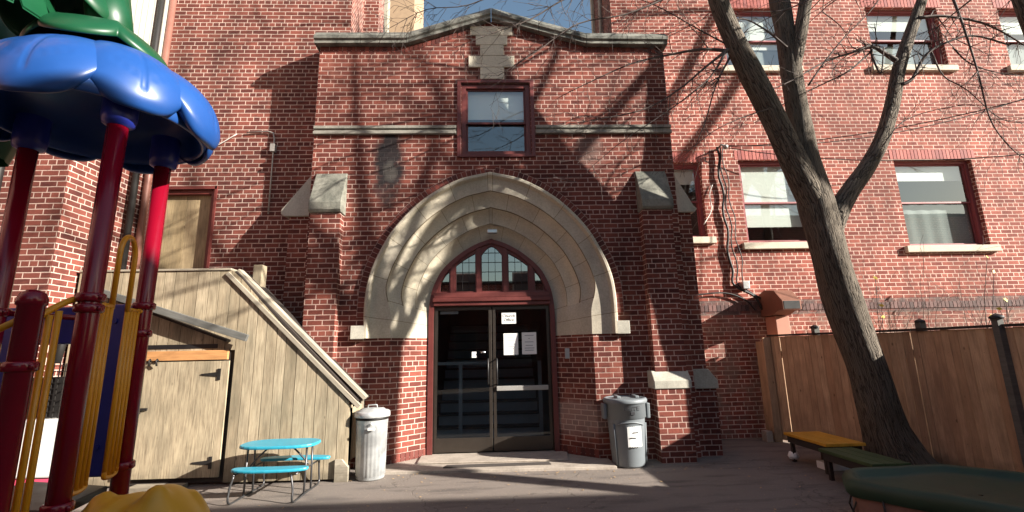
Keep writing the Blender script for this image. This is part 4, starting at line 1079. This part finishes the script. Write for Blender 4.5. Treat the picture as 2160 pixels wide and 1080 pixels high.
x, y = lerp2(D_, A_, .2); x2, y2 = lerp2(D_, A_, .85); mb.tube(catmull([(D_[0], D_[1]+.05, 1.62), (x-.06, y, 1.76), (x2-.07, y2, 1.93), (A_[0], A_[1], 1.91)], 6), .021, 10)
mb.build('guard_rail', M['ylw'], ps)
# rail to the left of D
mb = MB(); mb.tube([(-2.86, 2.93, 1.78), (-3.3, 3.0, 1.60), (-3.8, 3.1, 1.38)], .02, 10); mb.tube([(-3.2, 2.98, 1.62), (-3.2, 2.98, .1)], .017, 8); mb.build('hand_rail', M['ylw'], ps)
mb = MB(); mb.tube([(D_[0], D_[1], 1.5), (-3.6, 3.2, 1.5)], .022, 10); mb.tube([(C_[0], C_[1], 1.9), (-3.3, 3.95, 1.86)], .022, 10); mb.build('cross_tube', M['redp'], ps)
# blue arch panel
q = MB(); yp = 3.98
def roundrect(x0, x1, z0, z1, r=.05):
    out = []
    for cx, cz, a0 in ((x1-r, z0+r, -90), (x1-r, z1-r, 0), (x0+r, z1-r, 90), (x0+r, z0+r, 180)):
        for k in range(5): a = R(a0+k*22.5); out.append((cx+r*math.cos(a), cz+r*math.sin(a)))
    return out
q.prism(roundrect(-3.33, -3.03, .64, 1.98), yp, yp+.05, rnd=.5); q.prism(roundrect(-4.35, -3.28, 1.66, 1.965), yp+.003, yp+.047, rnd=.5); q.prism(roundrect(-4.35, -3.92, .64, 1.8), yp+.002, yp+.048, rnd=.5)
q.build('arch_panel', M['bluep'], ps, bevel=.014)
q = MB()
for z in (.86, 1.84): q.tube([(-3.13, yp-.012, z), (-3.13, yp, z)], .022, 12)
q.build('panel_bolt', M['bluep'], ps)
q = MB(); q.tube(catmull([(-3.22, yp-.002, .8), (-3.23, yp-.002, 1.2), (-3.22, yp-.002, 1.4), (-3.26, yp-.002, 1.58)], 6), .008, 6); q.build('panel_ridge', M['bluep'], ps)
# deck
q = MB(); q.prism([(-2.86, 3.38), (-3.0, 3.98), (-3.78, 4.2), (-3.82, 3.5)], .52, .58, ax='z'); q.build('deck', M['black'], ps, bevel=.01)
# roof: petal mushroom cap
RC = Vector((-3.22, 3.65, 0))
NP = 7
def cap(mb, cx, cy, rad, z0, h, lobes, th, ph=.3, wav=.10, gro=.05, inner=.0, n=280):
    prof = [(.03, 1.0), (.25, .97), (.45, .87), (.62, .72), (.78, .52), (.90, .30), (.97, .12), (1.0, -.02), (.985, -.12), (.955, -.14), (.925, -.06), (.88, .25), (.75, .52), (.4, .80), (.02, .88)]
    rs = []; nout = 8*4
    prof = [(p.x, p.z) for p in catmull([(r, 0, z) for r, z in prof], 4)]
    for k, (r, z) in enumerate(prof):
        ring = []
        for j in range(n):
            a = 2*math.pi*j/n; u = (a*lobes/(2*math.pi)+ph) % 1
            bul = abs(math.sin(math.pi*u)); w_ = min(1, r**1.5)
            rr = r*rad*(1+gro*2.2*(bul**.55-.72)*w_)
            zz = z0+h*z+wav*(-(bul**.8)+.62)*w_*(1 if z < .6 else .8)
            # leaf veins
            if False:
                v_ = abs(u-.5); vein = math.exp(-(v_/.02)**2)*.03
                for q_ in (.78, .9):
                    vv = (r-q_)*1.1+v_*.55; vein += math.exp(-(vv/.022)**2)*.02*(.03 < v_ < .33)
                rr += vein; zz += vein
            ring.append(Vector((cx+rr*math.cos(a), cy+rr*math.sin(a), zz)))
        rs.append(ring)
    for i in range(len(rs)-1):
        for j in range(n): j2 = (j+1) % n; mb.face([rs[i][j], rs[i+1][j], rs[i+1][j2], rs[i][j2]], None, .5, True)
q = MB(); cap(q, RC.x, RC.y, .74, 3.44, .56, 6, .04, .983, .0, .0); roof = q.build('roof_shell', M['blue'], ps)
def petal(a0, W_, Rr, z0, H, zcut, sy=.9):
    q = MB(); nu, nv = 44, 30; outer = []; inner = []
    for j in range(nv+1):
        v_ = j/nv; ro = []; ri = []
        for i in range(nu+1):
            u = -1+2*i/nu; au = abs(u)
            vmax = 100-16*au**3.2; ph = R(14+(vmax-14)*v_)
            w_ = W_*(.62+.38*min(1, v_*1.8))*(1 if v_ < .8 else 1-.16*((v_-.8)/.2)**2)
            a = a0+u*w_
            r_ = Rr*math.sin(ph)**.85; z = z0+H*math.cos(ph)
            bulge = .055*(1-au**2.4)*math.sin(min(1, v_*1.25)*math.pi*.6)
            vein = 0
            if .28 < v_ < .86: vein -= .013*math.exp(-(u/.035)**2)
            for vq in (.42, .58, .74):
                d = (v_-vq)+.22*au
                if .08 < au < .55: vein -= .008*math.exp(-(d/.013)**2)
            rr = r_+bulge+vein
            curl = max(0, (v_-.88)/.12)
            rr -= .035*curl**2; z -= .015*curl
            ro.append(Vector((RC.x+rr*math.cos(a), RC.y+sy*rr*math.sin(a), z)))
            ri.append(Vector((RC.x+(rr-.035)*math.cos(a), RC.y+sy*(rr-.035)*math.sin(a), z+.012)))
        outer.append(ro); inner.append(ri)
    for j in range(nv):
        for i in range(nu):
            q.face([outer[j][i], outer[j+1][i], outer[j+1][i+1], outer[j][i+1]], None, .5, True)
            q.face([inner[j][i], inner[j][i+1], inner[j+1][i+1], inner[j+1][i]], None, .5, True)
        for i in (0, nu): q.face([outer[j][i], inner[j][i], inner[j+1][i], outer[j+1][i]], None, .5, True)
    for i in range(nu): q.face([outer[nv][i], inner[nv][i], inner[nv][i+1], outer[nv][i+1]], None, .5, True)
    q.build('petal', M['blue'], ps)
for k in range(8):
    a0 = R(301+22+45*k); petal(a0, R(27.5), .79+(.03 if k % 2 else 0), 3.43-(.03 if k % 2 else 0), .60, 0)
q = MB(); cap(q, RC.x+.0, RC.y-.08, .46, 3.97, .28, 5, .03, .55, .10, .06); q.build('leaf_roof', M['leafgreen'], ps)
q = MB(); cap(q, RC.x-.45, RC.y-.15, .48, 4.42, .5, 5, .03, .5, .2, .08); q.build('leaf_crown', M['leafgreen'], ps)
q = MB(); q.tube([(RC.x, RC.y, 4.08), (RC.x-.1, RC.y-.05, 4.7)], .16, 16); q.build('roof_stem', M['leafgreen'], ps)
for p in (A_, B_, C_): q = MB(); q.lathe([(PR+.003, 3.22), (.10, 3.24), (.11, 3.30), (.11, 3.5)], p[0], p[1], 16); q.build('post_socket', M['bluep'], ps)
q = MB(); q.lathe([(.25, 3.3), (.30, 3.5), (.27, 4.0), (.30, 4.5), (.26, 5.2), (.0, 5.3)], -4.62, 4.0, 24, fn=lambda j, z: 1+.05*math.sin(j*2.1)); q.build('green_column', M['leafgreen'], ps)
# hanging frond at far left
q = MB(); random.seed(2)
for k in range(9):
    a = R(200+k*22); pts = [(RC.x-.75+math.cos(a)*r*.42, RC.y-.45+math.sin(a)*r*.42, 4.75+.15*r-.42*r*r) for r in (0, .5, 1, 1.5)]
    for a1, b1 in zip(pts, pts[1:]):
        a1, b1 = Vector(a1), Vector(b1); d = (b1-a1).normalized(); s1 = d.cross(Vector((0, 0, 1))).normalized()*.12
        q.face([a1-s1, b1-s1*.8, b1+s1*.8, a1+s1], None, .5, True); q.face([a1-s1-Vector((0, 0, .02)), a1+s1-Vector((0, 0, .02)), b1+s1*.8-Vector((0, 0, .02)), b1-s1*.8-Vector((0, 0, .02))], None, .5, True)
q.build('frond', M['leafgreen'], ps)
# climbing mound
q = MB(); n = 44; x0, x1, y0, y1 = -3.3, -1.85, 3.15, 4.45
def mh(x, y):
    x += .14; u = (x+2.46)/.62; v_ = (y-3.78)/.62; r = math.hypot(u, v_)
    h = .60*max(0, 1-r**2.4)+.03*math.sin(x*9+y*4)*(1 if r < .9 else 0)
    for bx, by, bh in ((-2.70, 3.72, .06), (-2.28, 3.66, .07), (-2.15, 4.0, .05), (-2.45, 3.42, .05), (-2.0, 3.6, .05)):
        d = math.hypot(x-bx, y-by); h += bh*(1/(1+math.exp((d-.07)*90)))
    h -= .05*math.exp(-((x+2.47)/.05)**2)*(r < 1)
    return max(0, h)
for i in range(n):
    for j in range(n):
        c = [(x0+(x1-x0)*(i+a)/n, y0+(y1-y0)*(j+b)/n) for a, b in ((0, 0), (1, 0), (1, 1), (0, 1))]
        hs_ = [mh(*p) for p in c]
        if max(hs_) > 0: q.face([(p[0], p[1], h+.001) for p, h in zip(c, hs_)], None, .5, True)
q.build('climbing_mound', M['ylwp'], ps)

# white tub and crate behind
wt = thing('storage_tub', 'white storage tub with pink base behind the yellow rails at the left', 'storage tub', (-4.9, 5.4, 0))
q = MB(); q.box(-5.35, -4.62, 5.35, 5.75, .34, .92); q.build('tub', M['white'], wt, bevel=.02)
q = MB(); q.box(-5.33, -4.64, 5.37, 5.73, .24, .335); q.build('pink_base', M['pink'], wt, bevel=.01)
q = MB(); q.box(-5.30, -4.66, 5.40, 5.70, 0, .237); q.build('plinth', M['darkwood'], wt)
wc = MB()
for i in range(10): x = -5.28+i*.062; wc.box(x, x+.008, 5.42, 5.43, .925, 1.5)
for i in range(10): z = .93+i*.06; wc.box(-5.28, -4.70, 5.41, 5.419, z, z+.008)
for i in range(6): z = .93+i*.1; wc.box(-4.71, -4.70, 5.44, 5.68, z, z+.01)
wc.box(-5.27, -4.72, 5.5, 5.66, .93, 1.35)
tag(wc.build('wire_crate', M['blackmetal']), 'black wire crate standing on the white storage tub', 'crate')

# ------------------------------------------------------------ trees
def limb(mb, pts, n=14, bark_=.10, sub=5):
    P = [Vector(p[:3]+(0,)) if False else Vector(p[:3]) for p in pts]; Rr = [p[3] for p in pts]
    path = catmull([tuple(p) for p in P], sub); rad = []
    for i in range(len(Rr)-1):
        for k in range(sub): rad.append(Rr[i]+(Rr[i+1]-Rr[i])*k/sub)
    rad.append(Rr[-1]); mb.tube(path, rad, n, bark=bark_); return path, rad
def twigs(mb, start, dirn, L, r, depth, spread=.55, grav=-.03, kids=(3, 5)):
    n = 5 if depth else 4; p = Vector(start); d = Vector(dirn).normalized(); pts = [p.copy()]; 
    for i in range(n):
        d = (d+Vector((random.gauss(0, .13), random.gauss(0, .13), random.gauss(0, .11)+grav))).normalized(); p = p+d*(L/n); pts.append(p.copy())
    mb.tube(pts, [max(.0022, r*(1-.75*i/n)) for i in range(n+1)], 5 if depth > 1 else 3, cap=False)
    if depth:
        for k in range(random.randint(*kids)):
            i = random.randint(1, n); dd = (pts[i]-pts[i-1]).normalized(); q = dd.orthogonal(); q.rotate(Matrix.Rotation(random.uniform(0, 6.28), 3, dd))
            twigs(mb, pts[i], dd+q*random.uniform(.4, 1.0)*spread*1.6, L*random.uniform(.42, .72), r*.5, depth-1, spread, grav, kids)
TD = 6.0
def pxr(px, py, w_, D): p = at(px, py, D); return (p.x, p.y, p.z, w_/2*.84*((p-Vector((0, 0, EYE))).dot(cF))/FPX)
t1 = thing('bare_tree', 'large leafless tree leaning left with three limbs rising in front of the wall', 'tree', (4.95, 6.0, 0))
tm = MB()
b0 = pxr(1895, 990, 98, TD)
limb(tm, [(b0[0]+.10, TD, -.05, .42), (b0[0]+.06, TD, .08, .33), pxr(1868, 900, 96, TD), pxr(1832, 790, 90, TD), pxr(1795, 680, 84, TD), pxr(1766, 590, 78, TD), pxr(1742, 500, 80, TD), pxr(1722, 430, 82, TD), pxr(1700, 340, 62, TD+.03), pxr(1684, 240, 50, TD+.08), pxr(1668, 140, 46, TD+.15), pxr(1655, 60, 43, TD+.2), pxr(1640, -30, 46, TD+.3), pxr(1625, -200, 40, TD+.4), pxr(1600, -420, 26, TD+.6)], 20, .17)
limb(tm, [pxr(1735, 460, 70, TD), pxr(1700, 390, 66, TD-.05), pxr(1660, 310, 62, TD-.1), pxr(1620, 225, 58, TD-.15), pxr(1582, 150, 54, TD-.2), pxr(1545, 75, 48, TD-.25), pxr(1515, 0, 44, TD-.3), pxr(1480, -120, 38, TD-.4), pxr(1430, -330, 26, TD-.5)], 16, .09)
limb(tm, [pxr(1672, 160, 36, TD+.12), pxr(1690, 60, 32, TD+.05), pxr(1704, -30, 28, TD), pxr(1730, -200, 22, TD-.1)], 12, .08)
limb(tm, [pxr(1748, 530, 40, TD), pxr(1765, 455, 50, TD), pxr(1793, 403, 42, TD+.03), pxr(1830, 350, 38, TD+.08), pxr(1862, 290, 35, TD+.12), pxr(1882, 220, 33, TD+.15), pxr(1895, 150, 30, TD+.2), pxr(1915, 85, 27, TD+.25), pxr(1945, 0, 24, TD+.3), pxr(1985, -120, 20, TD+.4), pxr(2030, -300, 14, TD+.5)], 14, .08)
tm.build('trunk', M['bark'], t1)
# mid-size branches given by the photograph, then random twigs off them
random.seed(21)
br = MB()
BR = [ # (D, [(px,py,w)...])
 (TD-.2, [(1540, 108, 16), (1480, 104, 11), (1400, 118, 8), (1330, 135, 6), (1240, 175, 4), (1180, 205, 3)]),
 (TD-.3, [(1536, 104, 14), (1490, 140, 9), (1430, 190, 7), (1360, 230, 5), (1270, 250, 4), (1200, 262, 2.5)]),
 (TD-.4, [(1530, 112, 12), (1500, 160, 7), (1455, 200, 6), (1400, 240, 4), (1310, 300, 3), (1250, 350, 2)]),
 (TD-.1, [(1545, 110, 10), (1510, 180, 6), (1490, 250, 5), (1470, 300, 3)]),
 (TD-.2, [(1560, 108, 8), (1470, 60, 5), (1400, 20, 4), (1330, -10, 3)]),
 (TD-.5, [(1500, -40, 14), (1420, -10, 9), (1320, 30, 6), (1220, 50, 5), (1130, 110, 4), (1050, 160, 2.5)]),
 (TD-.6, [(1480, -90, 14), (1350, -40, 9), (1210, -10, 7), (1120, 40, 5), (1040, 70, 3), (960, 100, 2)]),
 (TD-.7, [(1470, -120, 12), (1280, -90, 8), (1110, -40, 6), (990, 10, 4), (900, 20, 3), (820, 60, 2)]),
 (TD+.2, [(1893, 130, 22), (1865, 112, 16), (1835, 97, 12), (1800, 110, 9), (1740, 130, 7), (1670, 170, 5), (1600, 200, 3)]),
 (TD+.2, [(1838, 98, 10), (1840, 120, 8), (1858, 155, 6), (1864, 100, 5)]),
 (TD+.2, [(1836, 110, 8), (1790, 150, 7), (1730, 180, 5), (1660, 215, 4), (1590, 260, 3)]),
 (TD+.1, [(1900, 180, 16), (1925, 165, 13), (1950, 120, 11), (1985, 95, 9), (2050, 75, 8), (2130, 95, 7)]),
 (TD+.2, [(1938, 38, 14), (1990, 34, 11), (2060, 45, 9), (2110, 65, 7), (2160, 95, 6)]),
 (TD-.1, [(2000, -30, 12), (2030, 50, 9), (2062, 150, 7), (2088, 250, 5), (2130, 310, 4), (2170, 340, 3)]),
 (TD+.1, [(2010, 100, 7), (2040, 130, 5), (2090, 150, 4), (2150, 160, 3)]),
 (TD, [(1965, 110, 7), (1990, 160, 5), (2040, 190, 4), (2110, 250, 3), (2170, 260, 2)]),
 (TD-.3, [(1860, 310, 5), (1900, 260, 4), (1960, 235, 3), (2040, 220, 2)]),
 (TD, [(1660, 100, 10), (1610, 60, 7), (1560, 40, 5), (1500, 70, 3)]),
 (TD-.3, [(1705, 180, 8), (1740, 130, 6), (1780, 80, 5), (1830, 30, 4), (1870, -20, 3)]),
 (TD-.3, [(1620, 230, 6), (1560, 250, 4), (1500, 280, 3), (1440, 330, 2)]),
]
for D, pts in BR:
    path, rad = limb(br, [pxr(a, b, c*.62, D-.04*i) for i, (a, b, c) in enumerate(pts)], 7, .05, 4)
    L = sum((b-a).length for a, b in zip(path, path[1:]))
    for k in range(int(4+L*9)):
        i = random.randint(max(2, len(path)//6), len(path)-1); d = (path[i]-path[i-1]).normalized(); q = d.orthogonal(); q.rotate(Matrix.Rotation(random.uniform(0, 6.28), 3, d))
        twigs(br, path[i], d+q*random.uniform(.5, 1.1), random.uniform(.2, .55), max(.003, rad[i]*.5), 1 if random.random() < .7 else 2, .6, -.04, (1, 3))
br.build('branches', M['twig'], t1)
# upper crown, above the frame
cr = MB(); random.seed(33)
tops = [pxr(1600, -420, 26, TD+.6), pxr(1430, -330, 26, TD-.5), pxr(1730, -200, 22, TD-.1), pxr(2030, -300, 14, TD+.5), pxr(1640, -120, 40, TD+.3), pxr(1480, -120, 36, TD-.4)]
for tp in tops:
    for k in range(7):
        a = random.uniform(0, 6.28); twigs(cr, tp[:3], (math.cos(a)*.9, math.sin(a)*.9, random.uniform(.2, 1.1)), random.uniform(1.3, 2.2), .022, 3, .55, -.02, (2, 3))
cr.build('crown', M['twig'], t1)

def offtree(x, y, h, r0, label, seed, lean=(0, 0), dens=9, spread=1.0):
    random.seed(seed); t = thing('bare_tree', label, 'tree', (x, y, 0)); m1 = MB(); m2 = MB()
    tp = (x+lean[0], y+lean[1], h*.5)
    limb(m1, [(x, y, -.05, r0*1.25), (x+lean[0]*.2, y+lean[1]*.2, h*.12, r0), (x+lean[0]*.6, y+lean[1]*.6, h*.32, r0*.85), tp+(r0*.7,)], 14, .1)
    for k in range(5):
        a = 2*math.pi*k/5+random.uniform(-.4, .4); rr = random.uniform(.5, 1.)*spread
        P = [tp+(r0*.5,), (tp[0]+math.cos(a)*rr*.8, tp[1]+math.sin(a)*rr*.8, h*.64, r0*.42), (tp[0]+math.cos(a)*rr*1.6, tp[1]+math.sin(a)*rr*1.6, h*.8, r0*.28), (tp[0]+math.cos(a)*rr*2., tp[1]+math.sin(a)*rr*2., h*.95, r0*.1)]
        path, rad = limb(m1, P, 9, .06)
        for q in range(dens):
            i = random.randint(2, len(path)-1); b = random.uniform(0, 6.28)
            twigs(m2, path[i], (math.cos(b), math.sin(b), random.uniform(-.1, .9)), random.uniform(.8, 1.9), rad[i]*.4+.006, 2, .6, -.01, (3, 5))
    m1.build('trunk', M['bark'], t); m2.build('crown', M['twig'], t)
offtree(5.60, 3.75, 10, .14, 'dark leafless tree trunk at the top right edge of the picture', 41, (-.3, .1), 4)
offtree(8.6, 2.3, 12.5, .18, 'leafless tree standing beyond the fence, out to the right', 42, (.2, .2), 3, 1.3)
offtree(11.5, 3.3, 12, .24, 'tall leafless tree far out to the right beyond the fence', 43, (-.2, 0), 3, 1.4)

# unseen houses added behind the viewpoint to cut sky light and shade the yard
def house(x0, x1, y0, y1, h, label, face):
    hb = thing('unseen_house', label, 'building', ((x0+x1)/2, y1, 0))
    w = MB(); w.box(x0, x1, y0, y1, 0, h); w.build('wall', M['brick_dark'], hb)
    w = MB(); w.box(x0-.1, x1+.1, y0-.1, y1+.1, h+.002, h+.12); w.build('roof', M['darkwood'], hb)
    for zz in (1.0, 3.9):
        for k in range(max(1, int((x1-x0)/3.4))):
            x = x0+1+k*3.0; w = MB(); w.box(x, x+1.2, y1, y1+.04, zz, zz+1.6); f_ = w.build('window', M['lime_plain'], hb)
            w = MB(); w.box(x+.08, x+1.12, y1+.042, y1+.05, zz+.08, zz+1.52); w.build('pane', M['room'], f_)
house(-20, -3.2, -10, -4, 8.5, 'unseen brown brick house added behind and left of the viewpoint to block sky light', 0)
house(-3.1, 6.4, -15, -9, 4.9, 'unseen low brown brick house added behind the viewpoint to darken the door reflections', 0)
house(6.4, 9.4, -7, -1.0, 7.5, 'unseen tall narrow brown brick house added behind and right of the viewpoint to shade the play posts', 0)
house(9.5, 20, -7, -1.0, 6.5, 'unseen brown brick house behind and right of the viewpoint, shading the near ground', 0)

# shrub behind the fence
sp_ = thing('shrub', 'thin leafless shrub with a few yellow leaves rising behind the fence', 'shrub', (6.6, 7.6, 0)); random.seed(8)
q = MB(); lf = MB()
for k in range(16):
    x = 6.2+random.uniform(-.5, 2.6); twigs(q, (x, 7.7, 1.3), (random.gauss(0, .3), 0, 1), random.uniform(.6, 1.5), .006, 2, .5, 0, (1, 3))
    if k % 4 == 0:
        for r_ in range(3):
            c = Vector((x+random.gauss(0, .12), 7.6, random.uniform(1.9, 3.0))); q.tube(catmull([(x, 7.7, 1.3), ((x+c.x)/2+random.gauss(0, .05), 7.65, (1.3+c.z)/2), tuple(c)], 4), .005, 4, cap=False); s1 = Vector((random.gauss(0, 1), random.gauss(0, .4), random.gauss(0, 1))).normalized()*.045; s2 = s1.cross(Vector((0, 1, 0))).normalized()*.028
            lf.face([c-s1, c+s2, c+s1, c-s2])
q.build('stems', M['twig'], sp_); lf.build('leaves', M['leaf_yellow'], sp_)
# fallen leaves / litter
random.seed(77); q = MB()
for k in range(300):
    x, y = random.uniform(-4, 4), random.uniform(3.4, 6.5) if k % 3 else random.uniform(6.2, 6.5); a = random.uniform(0, 6.28); s_ = random.uniform(.008, .022)
    d = Vector((math.cos(a), math.sin(a), 0))*s_; e = Vector((-math.sin(a), math.cos(a), 0))*s_*.6
    c = Vector((x, y, .004)); q.face([c-d, c-e+Vector((0, 0, .003)), c+d+Vector((0, 0, .006)), c+e])
struct(q.build('leaf_litter', simple('dry_leaf', (.36, .24, .13), .8, 0, .4)), 'stuff'); bpy.data.objects['leaf_litter']['label'] = 'small dry leaves scattered over the asphalt'
